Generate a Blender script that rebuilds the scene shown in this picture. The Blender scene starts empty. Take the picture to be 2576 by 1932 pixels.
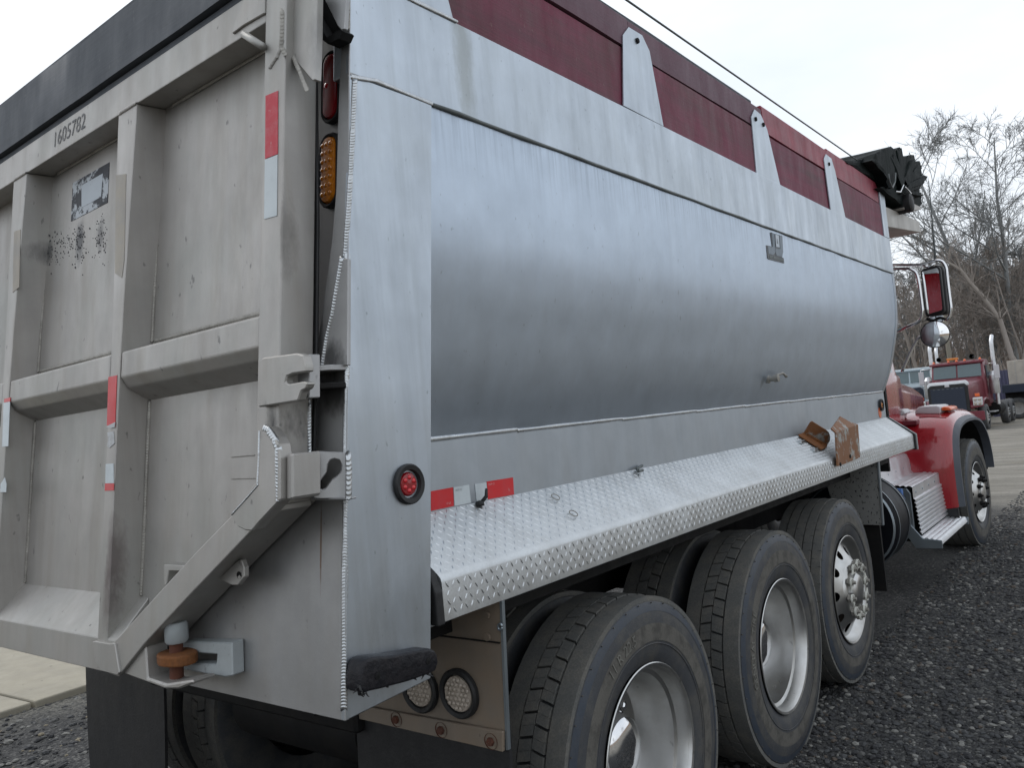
import bpy, bmesh, math, random
import numpy as np
from mathutils import Vector, Matrix, noise
R = math.radians
S = 2576/2212.0                      # picture coordinates below are read off a 2212 px wide view
# ---------------------------------------------------------------- camera
CC = (1288.0, 966.0); FPX = 2037.34
CM = np.array([[0.78432945, -0.10415703, -0.61153792],
               [0.6132016, -0.01899297, 0.78969808],
               [-0.09386753, -0.9943795, 0.04897251]])
CAM = np.array([2.61, -1.11534, 1.64])
sc = bpy.context.scene
cam_d = bpy.data.cameras.new("camera"); cam = bpy.data.objects.new("camera", cam_d)
sc.collection.objects.link(cam); sc.camera = cam
cam_d.sensor_width = 36; cam_d.lens = FPX/2576*36; cam_d.clip_start = .05; cam_d.clip_end = 3000
mw = Matrix.Identity(4)
for i in range(3):
    mw[i][0] = CM[i, 0]; mw[i][1] = -CM[i, 1]; mw[i][2] = -CM[i, 2]; mw[i][3] = CAM[i]
cam.matrix_world = mw
# ---------------------------------------------------------------- sky, sun, exposure
SUN_EL, SUN_AZ = R(48), R(-75)       # behind thin cloud, over the far side of the truck
w = bpy.data.worlds.new("World"); sc.world = w; w.use_nodes = True
nt = w.node_tree; nt.nodes.clear()
def N(t, **k):
    n = nt.nodes.new(t)
    for a, b in k.items(): setattr(n, a, b)
    return n
out = N('ShaderNodeOutputWorld'); bg = N('ShaderNodeBackground'); sky = N('ShaderNodeTexSky')
sky.sky_type = 'NISHITA'; sky.sun_disc = False; sky.sun_elevation = SUN_EL; sky.sun_rotation = SUN_AZ
sky.air_density = 1.5; sky.dust_density = 4
tc = N('ShaderNodeTexCoord'); mp = N('ShaderNodeMapping'); mp.inputs['Scale'].default_value = (1, 1, 2.6)
nz = N('ShaderNodeTexNoise'); nz.inputs['Scale'].default_value = 2.2; nz.inputs['Detail'].default_value = 6; nz.inputs['Roughness'].default_value = .55
cr = N('ShaderNodeValToRGB'); cr.color_ramp.elements[0].position = .3; cr.color_ramp.elements[1].position = .72
cr.color_ramp.elements[0].color = (7.3, 7.95, 8.8, 1); cr.color_ramp.elements[1].color = (9.5, 9.9, 10.4, 1)
mx = N('ShaderNodeMix', data_type='RGBA'); mx.inputs[0].default_value = .9
nt.links.new(tc.outputs['Generated'], mp.inputs[0]); nt.links.new(mp.outputs[0], nz.inputs['Vector'])
nt.links.new(nz.outputs[0], cr.inputs[0]); nt.links.new(sky.outputs[0], mx.inputs[6]); nt.links.new(cr.outputs[0], mx.inputs[7])
nt.links.new(mx.outputs[2], bg.inputs[0]); bg.inputs[1].default_value = .1
nt.links.new(bg.outputs[0], out.inputs[0])
sl = bpy.data.lights.new("sun", 'SUN'); sl.energy = .7; sl.angle = R(25); sl.color = (1, .97, .93)
so = bpy.data.objects.new("sun", sl); sc.collection.objects.link(so)
sd = Vector((math.sin(SUN_AZ)*math.cos(SUN_EL), math.cos(SUN_AZ)*math.cos(SUN_EL), math.sin(SUN_EL)))
so.rotation_euler = (-sd).to_track_quat('-Z', 'Y').to_euler(); so.location = (0, 0, 30)
vs = sc.view_settings; vs.view_transform = 'Standard'; vs.look = 'None'; vs.gamma = 1; vs.exposure = .3; vs.use_curve_mapping = False
# ---------------------------------------------------------------- picture point -> place in the world
def ray(x, y):
    v = np.array([x*S-CC[0], y*S-CC[1], FPX]); return CM@v
def onX(x, y, X0):
    r = ray(x, y); return tuple(CAM+r*((X0-CAM[0])/r[0]))
def onY(x, y, Y0):
    r = ray(x, y); return tuple(CAM+r*((Y0-CAM[1])/r[1]))
def onZ(x, y, Z0):
    r = ray(x, y); return tuple(CAM+r*((Z0-CAM[2])/r[2]))
K = .117                             # the tail of the dump body leans forward
def onG(x, y, Y0):
    r = ray(x, y); return tuple(CAM+r*((Y0-(CAM[1]-K*CAM[2]))/(r[1]-K*r[2])))
def zz(ox, oy, k): return lambda p: ((ox+p[0]/k)/S, (oy+p[1]/k)/S)   # zoomed view -> picture point
GY, PY, AY, LY = -.237, -.155, -.123, -.06   # tailgate face, tailgate panel, rear apron, lamp plate
def g(x, z, o=0.0, Y0=GY): return (x, K*z+Y0-o, z)
# ---------------------------------------------------------------- mesh helpers
col = sc.collection
def lin(h):
    h = h.lstrip('#'); c = [int(h[i:i+2], 16)/255 for i in (0, 2, 4)]
    return tuple(((v+.055)/1.055)**2.4 if v > .04045 else v/12.92 for v in c)
def obj(name, V, F, mat, parent=None, smooth=False, bevel=0, segs=1, kind=None, label=None, cat=None, group=None, loc=None, sub=0):
    me = bpy.data.meshes.new(name); me.from_pydata([tuple(map(float, v)) for v in V], [], F)
    if bevel or smooth or sub:
        bm = bmesh.new(); bm.from_mesh(me)
        bmesh.ops.recalc_face_normals(bm, faces=bm.faces)
        if bevel:
            bmesh.ops.remove_doubles(bm, verts=bm.verts, dist=1e-6)
            es = [e for e in bm.edges if len(e.link_faces) == 2 and e.calc_face_angle(0) > .35]
            bmesh.ops.bevel(bm, geom=es, offset=bevel, segments=segs, affect='EDGES', profile=.5, clamp_overlap=True)
        bm.to_mesh(me); bm.free()
    else:
        bm = bmesh.new(); bm.from_mesh(me); bmesh.ops.recalc_face_normals(bm, faces=bm.faces); bm.to_mesh(me); bm.free()
    me.materials.append(mat)
    if smooth:
        for p in me.polygons: p.use_smooth = True
        if smooth == 'auto':
            me.set_sharp_from_angle(angle=R(38))
    o = bpy.data.objects.new(name, me); col.objects.link(o)
    if parent: o.parent = parent
    if loc: o.location = loc
    tag(o, label, cat, group, kind)
    return o
def tag(o, label=None, cat=None, group=None, kind=None):
    for k, v in (('label', label), ('category', cat), ('group', group), ('kind', kind)):
        if v: o[k] = v
def empty(name, label, cat, group=None, loc=(0, 0, 0), rz=0):
    o = bpy.data.objects.new(name, None); col.objects.link(o); o.location = loc; o.rotation_euler = (0, 0, rz)
    o.empty_display_size = .2; tag(o, label, cat, group); return o
def join(*parts):
    V, F = [], []
    for v, f in parts:
        n = len(V); V += list(v); F += [tuple(i+n for i in q) for q in f]
    return V, F
def boxm(x0, x1, y0, y1, z0, z1):
    return ([(x0, y0, z0), (x1, y0, z0), (x1, y1, z0), (x0, y1, z0), (x0, y0, z1), (x1, y0, z1), (x1, y1, z1), (x0, y1, z1)],
            [(3, 2, 1, 0), (4, 5, 6, 7), (0, 1, 5, 4), (1, 2, 6, 5), (2, 3, 7, 6), (3, 0, 4, 7)])
def prism(pts, vec):
    n = len(pts); V = [tuple(p) for p in pts]+[tuple(np.add(p, vec)) for p in pts]
    F = [tuple(range(n)), tuple(range(2*n-1, n-1, -1))]+[(i, i+n, (i+1) % n+n, (i+1) % n) for i in range(n)]
    return V, F
def loft(rings, closed=True, caps=True):
    V = [p for r in rings for p in r]; n = len(rings[0]); F = []
    for k in range(len(rings)-1):
        for i in range(n if closed else n-1):
            j = (i+1) % n; F.append((k*n+i, k*n+j, (k+1)*n+j, (k+1)*n+i))
    if caps and closed:
        F += [tuple(range(n-1, -1, -1)), tuple(range((len(rings)-1)*n, len(rings)*n))]
    return V, F
def frame(t):
    t = Vector(t).normalized(); a = Vector((0, 0, 1)) if abs(t.z) < .9 else Vector((1, 0, 0))
    u = t.cross(a).normalized(); return u, t.cross(u).normalized()
def tube(path, r, n=8, caps=True):
    P = [Vector(p) for p in path]; rings = []; pu = None
    for i, p in enumerate(P):
        t = (P[min(i+1, len(P)-1)]-P[max(i-1, 0)]).normalized()
        if pu is None: u, v = frame(t)
        else:
            u = (pu-t*pu.dot(t)).normalized(); v = t.cross(u)
        pu = u; rr = r[i] if hasattr(r, '__len__') else r
        rings.append([tuple(p+u*math.cos(a)*rr+v*math.sin(a)*rr) for a in [2*math.pi*k/n for k in range(n)]])
    return loft(rings, True, caps)
def arc_path(pts, rad=.06, n=5):
    P = [Vector(p) for p in pts]; o = [P[0]]
    for i in range(1, len(P)-1):
        a, b, c = P[i-1], P[i], P[i+1]
        d1 = (a-b); d2 = (c-b); r = min(rad, d1.length*.45, d2.length*.45)
        s, e = b+d1.normalized()*r, b+d2.normalized()*r
        for k in range(n+1):
            t = k/n; o.append(s*(1-t)**2+b*2*t*(1-t)+e*t*t)
    return o+[P[-1]]
def lathe(prof, n=48, axis='X', c=(0, 0, 0)):
    rings = []
    for a in [2*math.pi*k/n for k in range(n)]:
        ca, sa = math.cos(a), math.sin(a)
        if axis == 'X': rings.append([(c[0]+x, c[1]+r*ca, c[2]+r*sa) for x, r in prof])
        elif axis == 'Y': rings.append([(c[0]+r*ca, c[1]+x, c[2]+r*sa) for x, r in prof])
        else: rings.append([(c[0]+r*ca, c[1]+r*sa, c[2]+x) for x, r in prof])
    m = len(prof); V = [p for q in rings for p in q]; F = []
    for k in range(n):
        for i in range(m-1):
            a, b = k*m+i, ((k+1) % n)*m+i; F.append((a, b, b+1, a+1))
    return V, F
rb = random.Random(5)
def bead(path, r=.008, step=.008, seed=1, nrm=(.6, -.8, 0)):
    """a weld bead: overlapping crescent ripples along a path, apex on the side nrm faces"""
    P = [Vector(p) for p in path]; rr = random.Random(seed); rings = []; nv_ = Vector(nrm)
    for i in range(len(P)-1):
        L = (P[i+1]-P[i]).length; n = max(2, int(L/step)); t = (P[i+1]-P[i]).normalized()
        u = (nv_-t*nv_.dot(t)).normalized(); v = t.cross(u)
        for k in range(n):
            c = P[i].lerp(P[i+1], k/n); st = L/n
            for f, s in ((0, .84), (.3, .96), (.7, 1.0), (.95, .99)):
                j = 1+.12*(rr.random()-.5); ww = r*s*j*(.75+.2*math.sin(k*.11+seed)); sw = r*(.95+.1*(rr.random()-.5)+.1*math.sin(k*.17+seed))
                rings.append([tuple(c+u*math.cos(a)*ww*.8+v*math.sin(a)*sw+t*st*(f+.7*math.cos(a))) for a in [math.pi*2*m/10 for m in range(10)]])
    return loft(rings, True, True)
def fill_hole(outer, inner, vec):
    bm = bmesh.new()
    def loop(ps):
        vs_ = [bm.verts.new(p) for p in ps]; return [bm.edges.new((vs_[i], vs_[(i+1) % len(vs_)])) for i in range(len(vs_))]
    es = loop(outer)+loop(inner)
    bmesh.ops.triangle_fill(bm, use_beauty=True, use_dissolve=False, edges=es)
    r = bmesh.ops.extrude_face_region(bm, geom=bm.faces[:])
    bmesh.ops.translate(bm, verts=[e for e in r['geom'] if isinstance(e, bmesh.types.BMVert)], vec=vec)
    bm.verts.index_update(); V = [tuple(v.co) for v in bm.verts]; F = [tuple(v.index for v in f.verts) for f in bm.faces]; bm.free()
    return V, F
def text_geo(s, size, ext=0.0, shear=0):
    c = bpy.data.curves.new('t', 'FONT'); c.body = s; c.size = size; c.extrude = ext; c.align_x = 'CENTER'; c.align_y = 'CENTER'; c.resolution_u = 3; c.shear = shear
    o = bpy.data.objects.new('t', c); col.objects.link(o)
    me = bpy.data.meshes.new_from_object(o.evaluated_get(bpy.context.evaluated_depsgraph_get()))
    V = [tuple(v.co) for v in me.vertices]; F = [tuple(p.vertices) for p in me.polygons]
    bpy.data.objects.remove(o); bpy.data.curves.remove(c); bpy.data.meshes.remove(me); return V, F
def copy_tree(o, parent=None):
    c = o.copy(); col.objects.link(c)
    if parent: c.parent = parent
    for ch in list(o.children): copy_tree(ch, c)
    return c
# ---------------------------------------------------------------- materials
def mat(name, base, rough=.5, metal=0.0, streak=0, streak_col=None, streak_sc=(40, 40, 1.2), blotch=0, blotch_col=None, blotch_sc=3.0, spots=0, spot_col=(.05, .05, .05), spot_sc=60, rvar=.1, bump=0, bump_sc=200, bump_vec=None, coat=0, spec=.5, emit=None, trans=0, grain=0, blotch_th=(.45, .62), smears=(), drip=None, dent=0, dent_sc=3.0, spot_th=(.70, .76)):
    m = bpy.data.materials.new(name); m.use_nodes = True; t = m.node_tree; L = t.links.new
    b = t.nodes['Principled BSDF']; b.inputs['Metallic'].default_value = metal; b.inputs['Roughness'].default_value = rough
    b.inputs['Specular IOR Level'].default_value = spec; b.inputs['Coat Weight'].default_value = coat; b.inputs['Coat Roughness'].default_value = .06
    if trans: b.inputs['Transmission Weight'].default_value = trans
    def n(ty, **k):
        q = t.nodes.new(ty)
        for a, v in k.items(): setattr(q, a, v)
        return q
    tcn = n('ShaderNodeTexCoord'); cur = None
    def noise_(scale_vec, sc_, det=4, ro=.6):
        mpn = n('ShaderNodeMapping'); mpn.inputs['Scale'].default_value = scale_vec; L(tcn.outputs['Object'], mpn.inputs[0])
        q = n('ShaderNodeTexNoise'); q.inputs['Scale'].default_value = sc_; q.inputs['Detail'].default_value = det; q.inputs['Roughness'].default_value = ro
        L(mpn.outputs[0], q.inputs['Vector']); return q.outputs[0]
    def ramp(v, a, b_, lo=0, hi=1):
        q = n('ShaderNodeMapRange'); q.inputs[1].default_value = a; q.inputs[2].default_value = b_; q.inputs[3].default_value = lo; q.inputs[4].default_value = hi
        L(v, q.inputs[0]); return q.outputs[0]
    def mixc(f, A, B):
        q = n('ShaderNodeMix', data_type='RGBA'); L(f, q.inputs[0])
        for s_, v in ((6, A), (7, B)):
            if isinstance(v, tuple): q.inputs[s_].default_value = (*v[:3], 1)
            else: L(v, q.inputs[s_])
        return q.outputs[2]
    c = tuple(base)
    gv = noise_((1, 1, 1), 7.0, 5)
    c = mixc(ramp(gv, .3, .7), tuple(v*.93 for v in base), tuple(min(1, v*1.07) for v in base))
    if streak:
        sv = noise_(streak_sc, 1.0, 5, .65)
        c = mixc(ramp(sv, .45, .75, 0, streak), c, streak_col or tuple(v*.6 for v in base))
        sv2 = noise_(tuple(v*.31 for v in streak_sc), 1.0, 4, .6)
        c = mixc(ramp(sv2, .5, .75, 0, streak*.8), c, tuple(min(1, v*1.25) for v in base))
    if blotch:
        bv = noise_((1, 1, 1), blotch_sc, 8, .7)
        c = mixc(ramp(bv, blotch_th[0], blotch_th[1], 0, blotch), c, blotch_col or tuple(v*.5 for v in base))
    if drip:
        sxyz = n('ShaderNodeSeparateXYZ'); L(tcn.outputs['Object'], sxyz.inputs[0]); fz = ramp(sxyz.outputs[2], drip[0], drip[1])
        dv_ = ramp(noise_((1, 95, 2.2), 1.0, 4, .7), .44, .66); mu = n('ShaderNodeMath', operation='MULTIPLY'); L(fz, mu.inputs[0]); L(dv_, mu.inputs[1])
        m2 = n('ShaderNodeMath', operation='MULTIPLY'); L(mu.outputs[0], m2.inputs[0]); m2.inputs[1].default_value = drip[2]; c = mixc(m2.outputs[0], c, tuple(v*.45 for v in base))
    for (ce, ra_, scol, amt) in smears:
        mp2 = n('ShaderNodeMapping'); mp2.vector_type = 'POINT'; mp2.inputs['Scale'].default_value = tuple(1/v for v in ra_); mp2.inputs['Location'].default_value = tuple(-a_/v for a_, v in zip(ce, ra_)); L(tcn.outputs['Object'], mp2.inputs[0])
        ln_ = n('ShaderNodeVectorMath', operation='LENGTH'); L(mp2.outputs[0], ln_.inputs[0])
        ad = n('ShaderNodeMath', operation='ADD'); L(ln_.outputs['Value'], ad.inputs[0]); L(ramp(noise_((1, 1, .5), 38, 5, .7), 0, 1, -.55, .55), ad.inputs[1])
        c = mixc(ramp(ad.outputs[0], 1.0, .35, 0, amt), c, tuple(scol))
    if grain:
        gv2 = noise_((1, 1, 1), 160, 3, .7); c = mixc(ramp(gv2, .35, .65, 0, grain), c, tuple(v*.45 for v in base))
    if spots:
        pv = noise_((1, 1, .6), spot_sc, 2, .5); c = mixc(ramp(pv, spot_th[0], spot_th[1], 0, spots), c, tuple(spot_col))
    L(c, b.inputs['Base Color'])
    if rvar:
        rv = noise_((6, 6, 1.5), 2.0, 6, .65); L(ramp(rv, .3, .7, max(.02, rough-rvar), min(1, rough+rvar)), b.inputs['Roughness'])
    if bump:
        h = noise_(bump_vec or (1, 1, 1), bump_sc, 4, .6); q = n('ShaderNodeBump'); q.inputs['Strength'].default_value = bump; q.inputs['Distance'].default_value = .004
        L(h, q.inputs['Height']); L(q.outputs[0], b.inputs['Normal'])
        if dent:
            q2 = n('ShaderNodeBump'); q2.inputs['Strength'].default_value = dent; q2.inputs['Distance'].default_value = .05
            L(noise_((1, 1, 1), dent_sc, 2, .4), q2.inputs['Height']); L(q2.outputs[0], q.inputs['Normal'])
    if emit:
        b.inputs['Emission Color'].default_value = (*emit[:3], 1); b.inputs['Emission Strength'].default_value = emit[3]
    return m
ALU = (.48, .525, .575)
M = {}
M['alu'] = mat('aluminium_side', ALU, .44, 1, dent=.04, streak=.45, streak_col=(.36, .39, .41), streak_sc=(30, 30, .9), blotch=.25, blotch_col=(.42, .45, .46), blotch_sc=2.2, spots=.5, spot_col=(.22, .24, .25), spot_sc=55, bump=.05, bump_sc=1, bump_vec=(900, 900, 12), smears=[(onX(1000, 120, 1.22), (.1, .05, .3), (.27, .28, .26), .55), (onX(1075, 560, 1.22), (.1, .02, .2), (.30, .32, .32), .5), (onX(880, 1330, 1.22), (.1, .12, .12), (.33, .36, .39), .5)])
M['tub'] = mat('aluminium_tub', (.50, .565, .645), .46, 1, dent=.025, dent_sc=1.6, drip=(2.3, 2.48, .35), smears=[(onX(1660, 828, 1.13), (.06, .03, .05), (.12, .13, .14), .6)], streak=.1, streak_col=(.4, .42, .44), streak_sc=(40, 40, .7), spots=.35, spot_col=(.2, .21, .22), spot_sc=60, rvar=.03, bump=.02, bump_sc=1, bump_vec=(2, 900, 900))
M['skirt'] = mat('aluminium_skirt', (.43, .465, .50), .5, 1, streak=.15, streak_sc=(20, 20, 2), rvar=.06, bump=.02, bump_sc=300)
GR = (.035, .035, .036)
def gs(x, y, Y0): return onG(x, y, Y0)
SM_G = [(gs(172, 520, PY), (.035, .1, .09), (.10, .10, .105), .85), (gs(106, 545, PY), (.035, .1, .05), (.13, .13, .13), .8), (gs(217, 510, PY), (.028, .1, .07), (.15, .145, .145), .75), (gs(637, 915, GY+.06), (.03, .12, .07), GR, .9), (gs(612, 500, GY), (.012, .05, .12), (.16, .15, .14), .6), (gs(240, 1200, GY), (.03, .05, .12), (.13, .10, .10), .6), (gs(232, 1290, GY), (.03, .05, .10), (.12, .09, .09), .5), (gs(150, 240, GY), (.06, .03, .02), (.12, .11, .11), .6), (gs(700, 60, GY), (.1, .2, .1), (.16, .16, .165), .5)]
SM_A = [(gs(722, 775, AY), (.05, .06, .05), GR, .75), (gs(720, 850, AY), (.06, .06, .06), GR, .7), (gs(693, 1180, AY), (.004, .05, .13), (.16, .08, .035), .8), (gs(430, 1420, AY), (.16, .06, .06), (.14, .13, .125), .5), (gs(690, 600, AY), (.02, .2, .4), GR, .6)]  # last entry is a tall dark stripe along the lamp recess
M['gate'] = mat('dull_aluminium', (.412, .395, .376), .54, .8, dent=.1, streak=.6, streak_col=(.33, .305, .27), streak_sc=(16, 16, .5), blotch=.3, blotch_col=(.34, .36, .335), blotch_sc=2.0, spots=.55, spot_col=(.1, .1, .1), spot_sc=40, bump=.06, bump_sc=150, smears=SM_G)
M['apron'] = mat('dull_aluminium_apron', (.40, .40, .40), .5, .85, streak=.3, streak_col=(.33, .31, .29), streak_sc=(14, 14, .5), blotch=.2, blotch_sc=2.5, spots=.3, bump=.05, bump_sc=150, smears=SM_A)
M['weld'] = mat('weld_metal', (.54, .56, .575), .34, 1, blotch=.4, blotch_col=(.35, .35, .34), blotch_sc=30, rvar=.1)
M['weld_dull'] = mat('grimy_weld', (.36, .345, .315), .6, .7, blotch=.5, blotch_sc=30)
M['caulk'] = mat('grey_seam_sealant', (.13, .145, .145), .55, .3, blotch=.4, blotch_sc=12)
M['tread'] = mat('tread_plate_aluminium', (.60, .62, .63), .42, .9, blotch=.4, blotch_col=(.40, .40, .39), blotch_sc=5, spots=.3, spot_col=(.2, .19, .17), spot_sc=50, grain=.15, rvar=.08)
M['lug'] = mat('worn_lug_aluminium', (.58, .60, .61), .36, 1, rvar=.05)
M['black'] = mat('black_rubber', (.012, .012, .013), .6, 0, blotch=.35, blotch_col=(.03, .03, .03), blotch_sc=20, bump=.25, bump_sc=90)
M['bump_rub'] = mat('torn_rubber', (.009, .009, .012), .5, 0, spec=.3, blotch=.4, blotch_col=(.028, .024, .026), blotch_sc=40, bump=.9, bump_sc=60)
M['dark'] = mat('grimy_black_steel', (.009, .009, .0095), .7, .1, spec=.25, blotch=.5, blotch_col=(.018, .016, .014), blotch_sc=8)
M['tyre'] = mat('tyre_rubber', (.058, .061, .067), .58, 0, blotch=.6, blotch_col=(.12, .113, .098), blotch_sc=9, grain=.35, spec=.4, bump=.12, bump_sc=240)
M['tyre_tread'] = mat('dusty_tread_rubber', (.135, .136, .130), .8, 0, blotch=.6, blotch_col=(.20, .185, .16), blotch_sc=14, grain=.45, spec=.25, bump=.2, bump_sc=180)
M['tyre_blue'] = mat('scuffed_shoulder_rubber', (.042, .053, .072), .48, 0, blotch=.35, blotch_col=(.07, .07, .066), blotch_sc=14, grain=.3, spec=.5)
M['tyre_band'] = mat('dusty_sidewall_band', (.13, .123, .11), .75, 0, blotch=.6, blotch_col=(.035, .034, .032), blotch_sc=16, grain=.3, spec=.25)
M['letter'] = mat('dusty_raised_letters', (.19, .185, .165), .8, 0, blotch=.6, blotch_col=(.10, .10, .09), blotch_sc=20, spec=.2)
M['groove'] = mat('groove_rubber', (.012, .012, .012), .9, 0, spec=.1)
M['rim'] = mat('polished_aluminium_rim', (.56, .56, .55), .34, 1, blotch=.35, blotch_col=(.38, .36, .33), blotch_sc=6, spots=.5, spot_col=(.05, .045, .04), spot_sc=26, rvar=.08)
M['chrome'] = mat('chrome', (.75, .75, .76), .08, 1, rvar=.03)
M['bore'] = mat('brown_hub_steel', (.07, .05, .04), .7, .4, blotch=.5, blotch_sc=20)
M['redwood'] = mat('weathered_red_board', (.17, .018, .050), .62, 0, streak=.75, streak_col=(.07, .022, .036), streak_sc=(3, .8, 22), blotch=.7, blotch_col=(.075, .05, .042), blotch_sc=2.2, grain=.4, spots=.35, spot_col=(.2, .15, .13), spot_sc=70, bump=.16, bump_sc=1, bump_vec=(40, 5, 150), blotch_th=(.45, .7))
M['redwood2'] = mat('purple_red_board', (.135, .06, .085), .62, 0, streak=.5, streak_col=(.10, .065, .085), streak_sc=(3, .8, 22), grain=.4, bump=.15, bump_sc=1, bump_vec=(40, 5, 150))
M['redwood3'] = mat('fresh_red_board', (.28, .026, .05), .5, 0, streak=.55, streak_col=(.15, .02, .035), streak_sc=(3, .8, 22), blotch=.35, blotch_col=(.10, .022, .03), grain=.15, bump=.12, bump_sc=1, bump_vec=(40, 5, 150))
M['blackwood'] = mat('black_stained_board', (.052, .060, .072), .65, 0, streak=.5, streak_col=(.024, .027, .032), streak_sc=(.8, 6, 14), blotch=.5, blotch_col=(.085, .092, .105), blotch_sc=4, spots=.4, spot_col=(.12, .12, .12), spot_sc=45, bump=.12, bump_sc=1, bump_vec=(5, 40, 120))
M['red_lens'] = mat('red_lens', (.28, .006, .012), .18, 0, coat=.6, rvar=0)
M['red_glow'] = mat('bright_red_bead', (.62, .02, .03), .25, 0, coat=.5, rvar=0)
M['amber'] = mat('amber_lens', (.62, .20, .006), .25, 0, coat=.5, blotch=.5, blotch_col=(.42, .11, .004), blotch_sc=60, rvar=0)
M['orange'] = mat('orange_lens', (.72, .13, .03), .3, 0, coat=.4, rvar=0)
M['clear_lens'] = mat('dusty_clear_lens', (.44, .38, .32), .4, 0, coat=.3, blotch=.5, blotch_col=(.3, .25, .2), blotch_sc=25)
M['tape_red'] = mat('red_reflective_tape', (.58, .012, .018), .4, 0, blotch=.35, blotch_col=(.48, .05, .06), blotch_sc=20, spots=.5, spot_col=(.5, .3, .3), spot_sc=45, coat=.2)
M['tape_red2'] = mat('scuffed_red_tape', (.52, .03, .05), .5, 0, blotch=.5, blotch_col=(.5, .12, .14), blotch_sc=22, spots=.7, spot_col=(.45, .35, .35), spot_sc=50)
M['tape_white'] = mat('white_reflective_tape', (.55, .60, .62), .4, 0, blotch=.4, blotch_col=(.42, .46, .48), blotch_sc=20)
M['peel'] = mat('peeling_white_tape', (.5, .51, .52), .6, 0, blotch=.8, blotch_col=(.35, .35, .34), blotch_sc=40)
M['tan'] = mat('tan_tape_residue', (.40, .365, .315), .7, .4, blotch=.7, blotch_col=(.35, .335, .315), blotch_sc=12)
M['decal'] = mat('weathered_black_decal', (.03, .032, .04), .6, 0, blotch=1, blotch_col=(.46, .49, .52), blotch_sc=16, blotch_th=(.52, .56))
M['decal_w'] = mat('faded_decal_centre', (.47, .51, .55), .6, 0, blotch=.9, blotch_col=(.06, .06, .07), blotch_sc=22, blotch_th=(.6, .64))
M['tar'] = mat('black_residue', (.06, .06, .065), .85, 0, blotch=.6, blotch_col=(.13, .13, .125), blotch_sc=60)
M['stencil'] = mat('faded_grey_stencil', (.15, .15, .155), .8, 0, blotch=.6, blotch_col=(.32, .31, .30), blotch_sc=30)
M['rust'] = mat('rusty_painted_steel', (.21, .075, .018), .8, 0, blotch=.9, blotch_col=(.115, .045, .014), blotch_sc=14, grain=.4, bump=.3, bump_sc=120)
M['rust_paint'] = mat('chipped_paint_over_rust', (.34, .35, .33), .65, 0, blotch=1, blotch_col=(.21, .078, .02), blotch_sc=9, blotch_th=(.40, .47), grain=.25, bump=.25, bump_sc=120)
M['rust_dark'] = mat('dark_rust', (.10, .035, .02), .85, 0, blotch=.6, blotch_col=(.06, .028, .02), blotch_sc=25)
M['greypaint'] = mat('grey_painted_bracket', (.36, .39, .40), .5, .2, blotch=.4, blotch_col=(.28, .30, .30), blotch_sc=15, spots=.4)
M['dirtysteel'] = mat('brown_dusty_steel', (.215, .18, .145), .72, .1, streak=.4, streak_col=(.15, .125, .10), streak_sc=(10, 10, 1), blotch=.4, blotch_col=(.25, .175, .11), blotch_sc=3, spots=.4, spot_col=(.05, .04, .035))
M['splash'] = mat('mud_splashed_plate', (.235, .235, .225), .65, .2, spots=1, spot_col=(.02, .02, .02), spot_sc=85, spot_th=(.61, .65), blotch=.5, blotch_col=(.11, .11, .105), blotch_sc=3)
M['redpaint'] = mat('glossy_red_paint', (.30, .010, .018), .25, .1, coat=.8, blotch=.2, blotch_col=(.24, .015, .02), blotch_sc=3, rvar=.06)
M['maroon'] = mat('dull_maroon_paint', (.16, .02, .034), .4, .1, coat=.3, blotch=.35, blotch_col=(.09, .02, .025), blotch_sc=4)
M['flare'] = mat('grey_rubber_flare', (.085, .095, .115), .55, 0, blotch=.3)
M['pod'] = mat('grey_white_plastic', (.52, .51, .53), .4, 0)
M['brightalu'] = mat('ribbed_bright_aluminium', (.66, .67, .685), .46, 1, blotch=.25, blotch_col=(.48, .48, .49), blotch_sc=6)
M['greyalu'] = mat('grey_box_side', (.30, .34, .37), .42, .8)
M['tarp'] = mat('black_green_tarp', (.003, .006, .006), .7, 0, spec=.1, blotch=.4, blotch_col=(.006, .013, .012), blotch_sc=6, bump=.5, bump_sc=45)
M['shield'] = mat('beige_cab_shield', (.40, .38, .35), .5, .5, blotch=.2)
M['mirror'] = mat('mirror_glass', (.9, .9, .9), .02, 1, rvar=0)
M['blue'] = mat('blue_plastic', (.06, .16, .42), .5, 0)
M['glass'] = mat('dark_truck_glass', (.045, .085, .095), .08, 0, coat=.5, spec=.8, rvar=.02)
M['white'] = mat('white_paint', (.72, .74, .76), .4, 0, blotch=.2)
M['silver'] = mat('silver_blue_paint', (.42, .49, .53), .35, .3, coat=.3)
M['yellow_w'] = mat('cream_pointer_plastic', (.66, .66, .60), .5, 0)
M['emblem'] = mat('emblem_grey', (.10, .125, .15), .35, .8)
M['emblem_d'] = mat('emblem_black', (.012, .018, .024), .4, 0)
M['ink'] = mat('printed_ink', (.22, .22, .24), .6, 0)
M['pink_ink'] = mat('pale_ink', (.75, .45, .45), .6, 0)
M['bark'] = mat('grey_bark', (.24, .25, .25), .9, 0, streak=.5, streak_sc=(6, 6, .6), blotch=.4, blotch_col=(.08, .075, .065), blotch_sc=2)
M['bark_b'] = mat('brown_bark', (.29, .255, .225), .9, 0, streak=.5, streak_sc=(6, 6, .6))
M['twig'] = mat('brown_brush', (.36, .29, .24), .95, 0, blotch=.6, blotch_col=(.27, .235, .19), blotch_sc=.4)
M['container'] = mat('green_corrugated_steel', (.10, .34, .25), .5, .2, streak=.3, streak_sc=(5, 5, .5))
M['crate'] = mat('beige_crate', (.42, .38, .33), .7, 0, blotch=.3)
M['navy'] = mat('navy_blue_paint', (.022, .03, .05), .45, .2)
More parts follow.
